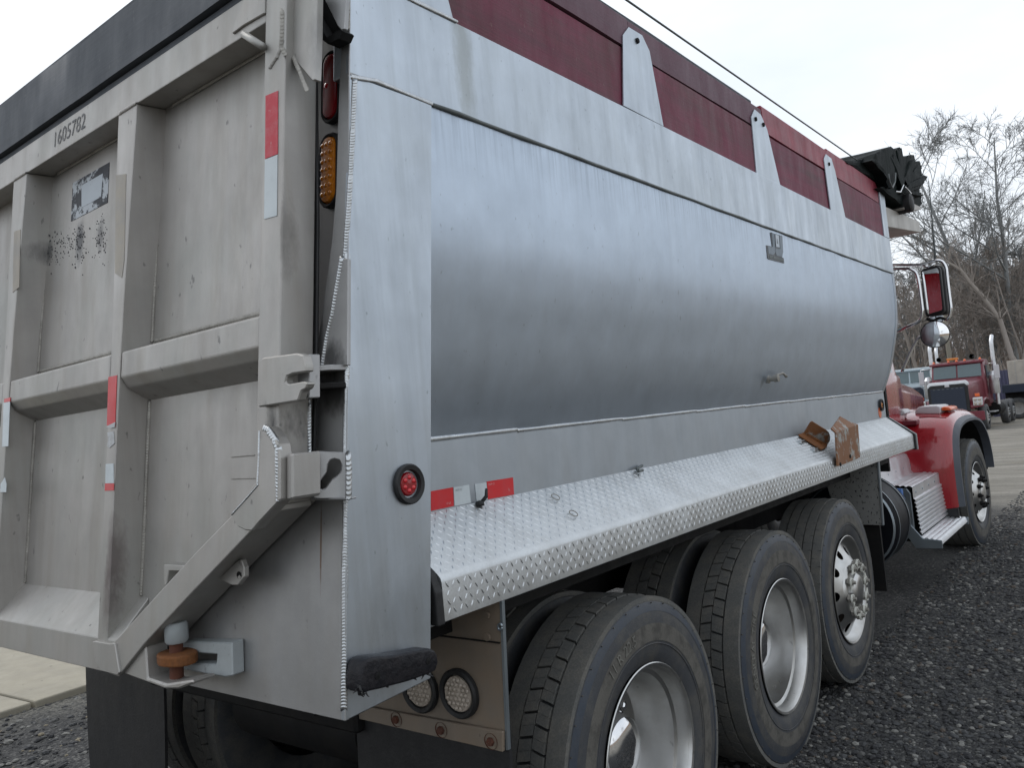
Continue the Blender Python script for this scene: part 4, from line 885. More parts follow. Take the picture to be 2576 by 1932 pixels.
# ================================================================ wheels
def tyre_parts(W, Ro, kind):
    h = W/2; rb_ = .292
    side = [(h*.80, rb_), (h*.88, rb_+.012), (h*.95, rb_+.05), (h*.985, rb_+.075), (h*1.0, (rb_+Ro)/2-.005), (h*.985, Ro-.085), (h*.95, Ro-.052), (h*.90, Ro-.028), (h*.86, Ro-.018)]
    prof = [(-x, r) for x, r in side]+[(-h*.5, Ro-.02), (0, Ro-.019), (h*.5, Ro-.02)]+[(x, r) for x, r in reversed(side)]
    base = lathe(prof, 96, 'X')
    n = 46 if kind == 'drive' else 60; V, F = [], []
    def seg(x0, x1, a0, a1, r0, r1, sk=0.0, cham=.003, steps=1):
        for s_ in range(steps):
            b0, b1 = a0+(a1-a0)*s_/steps, a0+(a1-a0)*(s_+1)/steps; n0 = len(V)
            for a_, b_ in ((b0, b1),):
                for x, sa in ((x0, -sk), (x1, sk)):
                    for aa in (a_+sa, b_+sa):
                        for r in (r0, r1):
                            V.append((x, r*math.cos(aa), r*math.sin(aa)))
            q = n0
            F.extend([(q+1, q+3, q+7, q+5), (q, q+1, q+5, q+4), (q+2, q+6, q+7, q+3), (q, q+2, q+3, q+1), (q+4, q+5, q+7, q+6)])
    crown = lambda x: Ro-.012*(abs(x)/h)**2.2
    if kind == 'drive':
        for s_ in (-1, 1):      # solid shoulder ribs
            a_, b_ = sorted((s_*h*.40, s_*h*.885)); 
            for k in range(72):
                seg(a_, b_, k*2*math.pi/72, (k+1)*2*math.pi/72+.0005, Ro-.022, crown(h*.6)-.001, 0)
        rj = random.Random(3)
        for row, (x0, x1) in enumerate(((-h*.35, -h*.018), (h*.018, h*.34))):
            for k in range(n):
                st = 2*math.pi/n; a0 = k*st+row*st*.5; ga = .0042/Ro
                seg(x0, x1, a0+ga, a0+st*.52-.0008, Ro-.022, Ro-.001-.001*rj.random(), .016*(1 if row else -1)*.6)
                seg(x0, x1, a0+st*.52+.0008, a0+st-ga, Ro-.022, Ro-.001-.001*rj.random(), .016*(1 if row else -1)*.6)
    else:
        edges = [-.885, -.56, -.52, -.2, -.16, .16, .2, .52, .56, .885]
        for k in range(0, 10, 2):
            for q in range(72): seg(edges[k]*h, edges[k+1]*h, q*2*math.pi/72, (q+1)*2*math.pi/72+.0005, Ro-.022, crown(h*.5*(abs(edges[k]+edges[k+1]))/1)+.0, .004 if q % 2 else -.004)
    return base, (V, F), side
def bent_text(s_, size, r, a_mid, x, ext=.0012):
    V, F = text_geo(s_, size, ext); o = []
    for u, v, w_ in V:
        a = a_mid-u/r; rr_ = r+v; o.append((x+w_, rr_*math.cos(a), rr_*math.sin(a)))
    return o, F
def make_wheel(name, W, Ro, kind, rimkind, side_text=None, xoff=0):
    base, tr, side = tyre_parts(W, Ro, kind); h = W/2
    if rimkind == 'dish':      # outer wheel of a dual: deep barrel, disc far inside
        prof = [(h*.84, .283), (h*.90, .297), (h*.93, .302), (h*.95, .299), (h*.93, .289), (h*.80, .281), (h*.55, .276), (h*.50, .262), (h*.1, .256), (-h*.35, .252), (-h*.55, .235), (-h*.62, .20), (-h*.64, .14), (-h*.64, .115), (-h*.7, .11)]
        rim = lathe(prof, 72, 'X')
    elif rimkind == 'plain':
        rim = lathe([(h*.9, .30), (h*.9, .285), (h*.3, .27), (h*.2, .2), (h*.2, .01)], 40, 'X')
    else:                      # convex disc pushed out past the tyre
        b = .018 if rimkind == 'lift' else .012
        prof = [(h*.80, .283), (h*.90, .298), (h*.94, .302), (h*.95, .298), (h*.92, .288), (h*.80, .282), (h*.66, .270), (h*.62, .262), (h*.64, .25)]
        rim0 = lathe(prof, 72, 'X')
        # disc with ten round hand holes, dished outward
        def circ(cy_, cz_, r, n_): return [(0, cy_+r*math.cos(a), cz_+r*math.sin(a)) for a in [2*math.pi*k/n_ for k in range(n_)]]
        bm = bmesh.new(); es = []
        for L_ in [circ(0, 0, .252, 80), circ(0, 0, .168, 80)]+[circ(.214*math.cos(k*math.pi/5), .214*math.sin(k*math.pi/5), .026, 14) for k in range(10)]:
            vv = [bm.verts.new(p) for p in L_]; es += [bm.edges.new((vv[i], vv[(i+1) % len(vv)])) for i in range(len(vv))]
        bmesh.ops.triangle_fill(bm, use_beauty=True, use_dissolve=False, edges=es)
        for v in bm.verts:
            r = math.hypot(v.co.y, v.co.z); t_ = (.252-r)/(.252-.168); v.co.x = h*.66+(h*.99-h*.66)*(t_**1.3 if t_ > 0 else 0)
        bm.verts.index_update(); d1 = ([tuple(v.co) for v in bm.verts], [tuple(v.index for v in f.verts) for f in bm.faces]); bm.free()
        d2 = lathe([(h*.99, .168), (h*.99+.35*b, .163), (h*.99+.8*b, .155), (h*.99+b, .148), (h*.99+b, .14)], 60, 'X'); V, F = join(d1, d2)
        plate = lathe([(h*.99+b, .148), (h*.99+b, .10), (h*.99+b-.01, .06)], 40, 'X')
        rim = join(rim0, (V, F), plate)
    wh = part(name, rim, 'rim', smooth='auto')
    ty = part('tyre', base, 'tyre', smooth=True, parent=wh)
    part('tread', tr, 'tyre_tread', parent=wh)
    if rimkind != 'plain':
        part('dusty_band', lathe([(h*.988+.0004, Ro-.095), (h*1.0+.001, (rb0(Ro))), (h*.992+.001, .292+.082)], 96, 'X'), 'tyre_band', smooth=True, parent=wh)
        part('bead_ring', tube([(h*.985, (.292+.072)*math.cos(a), (.292+.072)*math.sin(a)) for a in np.linspace(0, 6.2832, 97)], .0022, 6, False), 'tyre', smooth=True, parent=wh)
        part('shoulder_scuff', lathe([(h*.955+.0008, Ro-.055), (h*.925+.001, Ro-.038), (h*.895+.001, Ro-.0255)], 96, 'X'), 'tyre_blue', smooth=True, parent=wh)
        pins = []
        for k in range(36):
            a = 2*math.pi*k/36; pins.append(tube([(h*.905, (Ro-.029)*math.cos(a), (Ro-.029)*math.sin(a)), (h*.905+.006, (Ro-.026)*math.cos(a), (Ro-.026)*math.sin(a))], .0022, 4))
        part('rubber_nib', join(*pins), 'tyre_band', parent=wh, kind='stuff')
    if side_text:
        for s_, size, r, am in side_text: part('raised_lettering', bent_text(s_, size, r, am, h*.995+.003), 'letter', parent=wh)
    if rimkind == 'dish':
        hub = part('hub_cap', lathe([(-h*.64, .145), (-h*.3, .135), (-h*.1, .118), (h*.12, .108), (h*.22, .085), (h*.27, .05), (h*.28, .001)], 40, 'X'), 'chrome', smooth='auto', parent=wh)
        part('hub_ring', lathe([(-h*.63, .21), (-h*.55, .205), (-h*.55, .165), (-h*.62, .15)], 40, 'X'), 'rim', smooth='auto', parent=wh)
        for k in range(10):
            a = 2*math.pi*k/10; part('lug_nut', lathe([(-h*.6, .018), (-h*.36, .017), (-h*.33, .010), (-h*.33, .001)], 6, 'X', (0, .1675*math.cos(a), .1675*math.sin(a))), 'chrome', parent=wh)
    elif rimkind in ('lift', 'steer'):
        b = .018 if rimkind == 'lift' else .012; xb = h*.99+b
        part('hub', lathe([(xb-.02, .098), (xb+.012, .094), (xb+.024, .08), (xb+.028, .05), (xb+.03, .001)], 8 if rimkind == 'lift' else 28, 'X'), 'rim', smooth='auto', parent=wh)
        part('hub_bore', lathe([(h*.3, .245), (h*.3, .1)], 40, 'X'), 'bore', parent=wh)
        for k in range(10):
            a = 2*math.pi*k/10+.15; cy_, cz_ = .1425*math.cos(a), .1425*math.sin(a)
            nt_ = part('lug_nut', join(lathe([(xb-.002, .024), (xb+.012, .024), (xb+.013, .019), (xb+.026, .018), (xb+.028, .012)], 6, 'X', (0, cy_, cz_)), lathe([(xb+.02, .0105), (xb+.041, .010), (xb+.043, .001)], 10, 'X', (0, cy_, cz_))), 'weld_dull' if rimkind == 'lift' else 'dark', parent=wh)
            if rimkind == 'lift':
                ring_ = lathe([(xb+.016, .0255), (xb+.026, .0255), (xb+.026, .0195), (xb+.016, .0195), (xb+.016, .0255)], 14, 'X', (0, cy_, cz_)); d = Vector((0, -math.sin(a), math.cos(a)))
                u = Vector((0, math.cos(a), math.sin(a))); c = Vector((xb+.018, cy_, cz_))
                tip = prism([tuple(c+d*.02+u*.012), tuple(c+d*.02-u*.012), tuple(c+d*.05)], (.008, 0, 0)); part('nut_pointer', join(ring_, tip), 'yellow_w', parent=wh)
    return wh
def rb0(Ro): return (.292+Ro)/2-.004
Ro = .527; W = .275
XW = 1.2-W/2                          # outer face of the outer tyre at 1.20
w1 = make_wheel('wheel', W, Ro, 'drive', 'dish', [('11 R 22.5', .05, .405, R(112))])
w1.location = (XW, 1.30, .485); w1.rotation_euler.x = 0
w2 = make_wheel('wheel', W, Ro, 'drive', 'dish', [('GENERAL TIRE', .05, .408, R(168))])
w2.location = (XW, 2.585, .505)
wi = make_wheel('wheel', W, Ro, 'drive', 'plain')
k0 = 0
for (y, z) in ((1.30, .485), (2.585, .505)):
    for x, ro in ((XW-.335, 0), (-XW+.335, math.pi), (-XW, math.pi)):
        c = wi if k0 == 0 else copy_tree(wi, T); k0 += 1; c.location = (x, y, z); c.rotation_euler = (R(7*k0), 0, ro)
w3 = make_wheel('wheel', .285, .515, 'rib', 'lift'); w3.location = (1.19-.1425, 3.69, .522)
w4 = copy_tree(w3, T); w4.location = (-1.05, 3.69, .522); w4.rotation_euler = (0, 0, math.pi)
w5 = make_wheel('wheel', .385, .54, 'rib', 'steer'); w5.location = (1.215-.1925, 8.18, .52)
w5.rotation_euler.z = R(-3)
w6 = copy_tree(w5, T); w6.location = (-1.02, 8.18, .52); w6.rotation_euler = (0, 0, math.pi)
# ================================================================ chassis, lamp bar, mud flaps
for s_ in (1, -1):
    part('frame_rail', boxm(.40*s_-.05, .40*s_+.05, .5, 9.4, .78, 1.05), 'dark')
for y in (1.30, 2.585):
    part('axle', tube([(-.75, y, .5), (-.3, y, .5), (0, y, .5), (.3, y, .5), (.75, y, .5)], [.08, .085, .2, .085, .08], 14), 'dark', smooth=True)
part('suspension_beam', boxm(.5, .62, 1.0, 2.95, .42, .6), 'dark', .02); part('suspension_beam', boxm(-.62, -.5, 1.0, 2.95, .42, .6), 'dark', .02)
part('lift_axle', tube([(-.95, 3.69, .52), (.95, 3.69, .52)], .07, 12), 'dark', smooth=True)
part('steer_axle', tube([(-.95, 8.18, .5), (.95, 8.18, .5)], .07, 12), 'dark', smooth=True)
part('rear_crossmember', boxm(-.62, .62, .52, .62, .74, 1.04), 'dark', .01)
part('air_tank', tube([(-.35, .85, .62), (.38, .85, .62)], .14, 18), 'dark', smooth='auto')
part('inner_guard', boxm(.62, .66, .62, 4.6, .95, 1.1), 'dark'); part('inner_guard', boxm(-.66, -.62, .62, 4.6, .95, 1.1), 'dark')
zL = z8; YLP = .55
lp = part('lamp_bar', prism([onY(*p, YLP) for p in ((1080, 1300), (1094, 1600), (1060, 1592), (780, 1527), (700, 1505), (700, 1290))], (0, .012, 0)), 'dirtysteel', .002)
part('bar_edge', prism([onY(*p, YLP-.002) for p in ((1078, 1290), (1084, 1290), (1098, 1622), (1092, 1622))], (0, .012, 0)), 'greyalu', .001, parent=lp)
part('bar_seam', prism([onY(*zL(p), YLP-.004) for p in ((1560, 690), (2020, 745), (2020, 755), (1560, 700))], (0, .004, 0)), 'dark', parent=lp)
st = part('flap_strip', prism([onY(*zL(p), YLP-.014) for p in ((700, 1150), (2040, 1400), (2042, 1548), (700, 1238))], (0, .012, 0)), 'dirtysteel', .002, parent=lp)
for q in ((1268, 1307), (1595, 1385), (1958, 1468)):
    c = onY(*zL(q), YLP-.015)
    part('bolt', join(lathe([(-.002, .022), (.002, .021)], 16, 'Y', c), lathe([(-.009, .001), (-.009, .011), (0, .012)], 6, 'Y', c)), 'rust_dark', parent=lp)
for q in ((1935, 705), (1930, 545)):
    c = onY(*zL(q), YLP-.002); part('bolt', lathe([(-.006, .001), (-.006, .010), (0, .011)], 8, 'Y', c), 'dirtysteel', parent=lp)
for c2d, sc_ in (((1735, 1113), 1), ((1450, 1080), 1)):
    c = onY(*zL(c2d), YLP-.002); R_ = .068
    lm = part('backup_lamp', lathe([(0, R_*1.0), (-.012, R_*1.0), (-.018, R_*.93), (-.014, R_*.78), (-.004, R_*.72)], 40, 'Y', c), 'black', smooth='auto', parent=lp)
    part('backup_lens', lathe([(-.004, R_*.74), (-.012, R_*.70), (-.015, .001)], 32, 'Y', c), 'clear_lens', smooth='auto', parent=lp)
    bd = []
    for i in range(-3, 4):
        for j in range(-3, 4):
            x, z = (i+.5*(j % 2))*R_*.22, j*R_*.19
            if math.hypot(x, z) < R_*.6: bd.append(lathe([(-.0145, R_*.1), (-.018, R_*.07), (-.019, .0003)], 8, 'Y', (c[0]+x, c[1], c[2]+z)))
    part('lens_beads', join(*bd), 'clear_lens', smooth=True, parent=lp)
part('hose_eye', tube([onY(*zL((2024+14*math.cos(a), 632+22*math.sin(a))), YLP-.01) for a in np.linspace(0, 6.28, 13)], .0035, 6), 'greyalu', parent=lp, smooth=True)
def flap(x0, x1, y, z0, z1, seed):
    nx, nz_ = 10, 14; V, F = [], []
    for s_ in (0, 1):
        for j in range(nz_+1):
            for i in range(nx+1):
                x = x0+(x1-x0)*i/nx; z = z1+(z0-z1)*j/nz_; t = j/nz_
                V.append((x, y+s_*.012+.05*t*t*noise.noise((x*2, z*1.5, seed))-.03*t, z))
    n1 = (nx+1)*(nz_+1)
    for j in range(nz_):
        for i in range(nx):
            a = j*(nx+1)+i; F.append((a, a+1, a+nx+2, a+nx+1)); F.append((n1+a, n1+a+nx+1, n1+a+nx+2, n1+a+1))
    for j in range(nz_):
        for i in (0, nx): a = j*(nx+1)+i; F.append((a, a+nx+1, n1+a+nx+1, n1+a))
    return V, F
part('mud_flap', flap(.58, 1.19, YLP+.01, .14, .84, 1), 'black', smooth='auto')
part('mud_flap', flap(-1.225, -.56, YLP+.01, .14, 1.05, 5), 'black', smooth='auto')
# small service decal on the chassis
sp = [zs3(p) for p in ((1195, 1355), (1300, 1315), (1305, 1365), (1200, 1398))]
q = [onX(*p, .95) for p in sp]; sd_ = part('service_decal', prism(q, (-.003, 0, 0)), 'tape_white')
q = [onX(*zs3(p), .952) for p in ((1245, 1340), (1295, 1322), (1298, 1362), (1250, 1378))]; part('decal_print', prism(q, (-.001, 0, 0)), 'ink', parent=sd_)
part('decal_tab', boxm(.90, .9465, q[0][1]-.02, q[1][1]+.02, min(p[2] for p in q)-.01, 1.16), 'dark')
# splash plate ahead of the lift axle and the tank
part('splash_plate', prism([onY(*zs4(p), 4.46) for p in ((1335, 900), (1795, 720), (1838, 1287), (1630, 1280), (1450, 1275))], (0, .012, 0)), 'splash', .002)
part('plate_edge', prism([onY(*zs4(p), 4.45) for p in ((1783, 730), (1797, 725), (1840, 1288), (1828, 1288))], (0, .03, 0)), 'greyalu', .001)
part('tank_guard', boxm(.55, 1.165, 4.5, 4.53, .33, .8), 'dark')
tk = part('fuel_tank', lathe([(0, .001), (0, .30), (.03, .325), (.42, .325), (.42, .001)], 48, 'Y', (.865, 4.85, .70)), 'tankblack', smooth='auto')
for yy_ in (4.90, 5.2): part('tank_strap', lathe([(0, .332), (.012, .332), (.012, .326)], 48, 'Y', (.865, yy_, .70)), 'greyalu', smooth='auto', parent=tk)
part('tank_rim', lathe([(-.004, .29), (-.012, .30), (-.004, .312)], 48, 'Y', (.865, 4.86, .70)), 'greyalu', smooth='auto', parent=tk)
c = onX(*zst((565, 725)), 1.09); part('blue_cap', join(lathe([(-.03, .001), (-.03, .035), (.03, .03), (.035, .001)], 10, 'X', c), tube([c, (c[0]+.02, c[1]+.05, c[2]-.06)], .016, 8)), 'blue', smooth='auto', parent=tk)
# ---- battery-box steps
Y0s, Y1s = 5.82, 7.0
def ribbed(p0, p1, n, depth):
    o = []
    for k in range(n):
        for f, d in ((0, 0), (.3, 1), (.7, 1), (1.0, 0)):
            t = (k+f)/n; o.append((p0[0]+(p1[0]-p0[0])*t, p0[1]+(p1[1]-p0[1])*t, d*depth))
    return o
stp = []
for (xa_, za), (xb, zb_), n_, nx_, nz_ in (((1.12, .47), (1.10, .76), 9, 1, .1), ((1.10, .76), (1.10, .845), 1, 1, 0)):
    pts = ribbed((xa_, za), (xb, zb_), n_, .012 if n_ > 1 else 0)
    stp.append(loft([[(x+d*nx_, y, z) for x, z, d in pts] for y in (Y0s, Y1s)], False))
top = ribbed((1.10, .848), (.97, .86), 3, .008); stp.append(loft([[(x, y, z+d) for x, z, d in top] for y in (Y0s, Y1s)], False))
r2 = [(.97, .86), (.90, .862), (.885, .88), (.875, .98), (.855, 1.03), (.82, 1.045), (.6, 1.05)]; stp.append(loft([[(x, y, z) for x, z in r2] for y in (Y0s-.5, Y1s)], False))
sb = part('step_box', join(*stp), 'brightalu', smooth='auto')
part('box_end', prism([(1.085, Y0s-.004, .5), (1.085, Y0s-.004, .80), (1.06, Y0s-.004, .842), (.6, Y0s-.004, .85), (.6, Y0s-.004, .42), (1.0, Y0s-.004, .42)], (0, .02, 0)), 'greyalu', .006, parent=sb, segs=2)
tr_ = ribbed((1.11, .455), (1.255, .43), 4, .010); trv = loft([[(x, y, z+d) for x, z, d in tr_]+[(1.262, y, .40), (1.11, y, .41)] for y in (Y0s-.01, Y1s)])
part('step_tread', trv, 'brightalu', smooth='auto', parent=sb)
part('tread_bracket', prism([(.97, Y0s-.02, .57), (1.03, Y0s-.02, .60), (1.14, Y0s-.02, .45), (1.27, Y0s-.02, .437), (1.27, Y0s-.02, .375), (1.08, Y0s-.02, .375)], (0, .016, 0)), 'greyalu', .003, parent=sb)
part('tread_bracket', prism([(.97, Y1s, .57), (1.03, Y1s, .60), (1.14, Y1s, .45), (1.27, Y1s, .437), (1.27, Y1s, .375), (1.08, Y1s, .375)], (0, .016, 0)), 'greyalu', .003, parent=sb)
part('step_box_body', boxm(.55, 1.08, Y0s+.02, Y1s-.01, .42, .84), 'dark', parent=sb)
for y in np.linspace(Y0s+.1, Y1s-.1, 5): part('rivet', lathe([(0, .010), (.004, .008), (.005, .001)], 8, 'X', (1.101, y, .80)), 'greyalu', parent=sb)
for y in np.linspace(Y0s-.3, Y1s-.15, 6): part('rivet', lathe([(0, .010), (.006, .008), (.007, .001)], 8, 'X', (.876, y, .93)), 'greyalu', parent=sb)
# ---- right fender, flare, signal pods, hood, cab
path = [(6.88, .53), (6.875, .62), (6.87, .75), (6.88, .95), (6.93, 1.12), (7.03, 1.25), (7.2, 1.335), (7.45, 1.375), (7.8, 1.385), (8.2, 1.37), (8.55, 1.30), (8.85, 1.13), (9.0, .9), (9.03, .7)]
path = [tuple(p) for p in smooth_curve(path, 3)]
def fsec(y, z, i):
    # outward direction in the Y-Z plane
    a, b_ = path[max(i-1, 0)], path[min(i+1, len(path)-1)]; t = np.array((b_[0]-a[0], b_[1]-a[1])); t = t/np.linalg.norm(t); n_ = np.array((-t[1], t[0]))
    o = []
    for x, d in ((.55, .03), (.75, .02), (.95, .012), (1.08, .0), (1.16, -.018), (1.205, -.05), (1.222, -.09)): o.append((x, y+n_[0]*d, z+n_[1]*d))
    return o
fe = part('fender', loft([fsec(y, z, i) for i, (y, z) in enumerate(path)], False), 'redpaint', smooth=True)
part('fender_crease', tube([onY(*zb(p), 6.88) for p in ((755, 1110), (900, 1100), (1050, 1108), (1130, 1112))], .006, 6), 'redpaint', parent=fe, smooth=True)
def flare_ring(d0, d1, x0, x1):
    ri = []
    for i, (y, z) in enumerate(path):
        a, b_ = path[max(i-1, 0)], path[min(i+1, len(path)-1)]; t = np.array((b_[0]-a[0], b_[1]-a[1])); t = t/np.linalg.norm(t); n_ = np.array((-t[1], t[0]))
        ri.append([(x0, y+n_[0]*d0, z+n_[1]*d0), (x1, y+n_[0]*(d0-.03), z+n_[1]*(d0-.03)), (x1, y+n_[0]*d1, z+n_[1]*d1), (x0-.03, y+n_[0]*d1, z+n_[1]*d1)])
    return loft(ri)
part('fender_flare', flare_ring(-.075, -.13, 1.215, 1.262), 'flare', smooth='auto', parent=fe)
part('fender_liner', loft([[(x, y+(8.18-y)*.14, z+(.5-z)*.14) for x in (.5, 1.2)] for y, z in path], False), 'dark', parent=fe)
part('lower_skirt', prism([(.85, 6.9, .53), (1.215, 6.9, .53), (1.215, 6.92, .40), (.85, 6.92, .40)], (0, .03, 0)), 'black', parent=fe)
def pod(pts, y0, y1, m, nm='signal_pod', x_ref=7.3):
    P = [onY(*zb(p), x_ref) for p in pts]; return part(nm, prism([(p[0], y0, p[2]) for p in P], (0, y1-y0, 0)), m, .012, segs=3, smooth='auto')
pd = pod([(690, 1060), (700, 1010), (730, 970), (780, 955), (990, 945), (1040, 955), (1050, 1010), (1040, 1060)], 7.3, 7.75, 'pod')
pl = pod([(1052, 968), (1090, 962), (1155, 966), (1180, 985), (1182, 1015), (1050, 1018)], 7.34, 7.7, 'orange', 'signal_lens')
pod([(410, 1010), (450, 998), (520, 1000), (550, 1030), (560, 1060), (500, 1075), (495, 1125), (430, 1130)], 6.95, 7.2, 'pod', 'hood_latch', 6.95)
hs = [(-.6, 1.1), (-.6, 1.6), (-.48, 1.74), (.48, 1.74), (.6, 1.6), (.6, 1.1)]
part('hood', loft([[(x*k, y, 1.1+(z-1.1)*kz) for x, z in hs] for y, k, kz in ((7.05, 1.28, 1.13), (7.6, 1.08, 1.08), (8.4, .98, .98), (9.4, .93, .82))]), 'redpaint', .02, segs=3, smooth='auto')
part('hood_shelf', boxm(.45, .95, 7.0, 8.6, 1.28, 1.325), 'maroon', .01)
part('cab', loft([[(-.83, y, .95), (-.83, y, 1.75), (-.74, y, z1_), (.74, y, z1_), (.83, y, 1.75), (.83, y, .95)] for y, z1_ in ((5.72, 2.62), (6.9, 2.62), (7.12, 1.78))]), 'redpaint', .03, segs=2, smooth='auto')
part('door_window', prism([(.832, 5.95, 1.78), (.832, 6.8, 1.78), (.757, 6.72, 2.48), (.757, 5.95, 2.48)], (.006, 0, 0)), 'glass')
part('windshield', prism([(-.7, 7.13, 1.8), (.7, 7.13, 1.8), (.64, 6.93, 2.5), (-.64, 6.93, 2.5)], (0, .006, 0)), 'glass')
part('cowl_bracket', join(boxm(.92, 1.0, 5.75, 5.8, 1.2, 1.75), boxm(.8, 1.0, 5.6, 5.64, 1.0, 1.7)), 'dark')
part('exhaust_guard', tube([(.93, 5.62, 1.05), (.93, 5.62, 1.75)], .035, 12), 'dark', smooth=True)
# ---- mirror on tubular arms
YM = 6.15
mp_ = lambda p, y=YM: onY(*zm(p), y)
def tubes(nm, pts, r, m='chrome', rad=.05, y=YM, par=None): return part(nm, tube(arc_path([mp_(p, y) if len(p) == 2 else mp_(p[:2], p[2]) for p in pts], rad), r, 10), m, smooth=True, parent=par)
fr = [(665, 260), (690, 215), (930, 165), (970, 185), (990, 230), (1050, 820), (1045, 850), (1000, 880), (800, 915), (755, 905), (735, 870)]
tl_ = lambda p, y: (lambda c: (c[0], c[1]-(c[0]-1.33)*.5, c[2]))(mp_(p, y))
mh = part('mirror', prism([tl_(p, YM) for p in fr], (0, .07, 0)), 'black', .012, segs=3, smooth='auto')
gl = [(690, 275), (705, 250), (930, 205), (950, 215), (968, 250), (1018, 800), (1010, 825), (800, 878), (775, 872), (760, 850)]
part('mirror_glass', prism([tl_(p, YM-.002) for p in gl], (0, .003, 0)), 'mirror', parent=mh)
part('mirror_shell', prism([mp_(p, YM+.03) for p in [(690, 240), (930, 150), (1000, 170), (1030, 260), (1085, 830), (1060, 880), (780, 930), (745, 890)]], (0, .12, 0)), 'black', .04, segs=3, smooth='auto', parent=mh)
tubes('mirror_arm', [(240, 215), (520, 205), (620, 260), (660, 420), (715, 850), (700, 940), (640, 1010), (240, 1170)], .0125)
tubes('mirror_arm', [(240, 155), (680, 155), (900, 85), (1000, 90), (1060, 180), (1085, 420), (1135, 820), (1110, 930), (1050, 975)], .0115)
tubes('mirror_bracket', [(720, 160), (800, 190), (900, 130)], .010); tubes('mirror_bracket', [(770, 950), (870, 990), (960, 930), (1050, 960)], .012, 'dark')
part('mirror_bracket', join(*[boxm(c[0]-.03, c[0]+.03, YM, YM+.03, c[2]-.028, c[2]+.028) for c in (mp_((870, 960)), mp_((950, 950)))]), 'chrome', .006)
cm = mp_((897, 1182))
part('convex_mirror', lathe([(.0, .109), (-.004, .110), (-.010, .106), (.06, .085), (.09, .04), (.095, .001)], 40, 'Y', cm), 'black', smooth='auto')
part('convex_glass', lathe([(-.006, .103), (-.011, .08), (-.015, .055), (-.017, .028), (-.018, .0005)], 40, 'Y', cm), 'mirror', smooth=True)
tubes('mirror_arm', [(725, 1195), (640, 1240), (540, 1430), (440, 1660), (405, 1740)], .0115, y=YM+.02)
part('antenna', tube([onY(*zt(p), YM+.05) for p in ((1217, 1600), (1212, 1480), (1180, 1100), (1143, 690))], [.010, .008, .005, .003], 7), 'caulk', smooth=True)
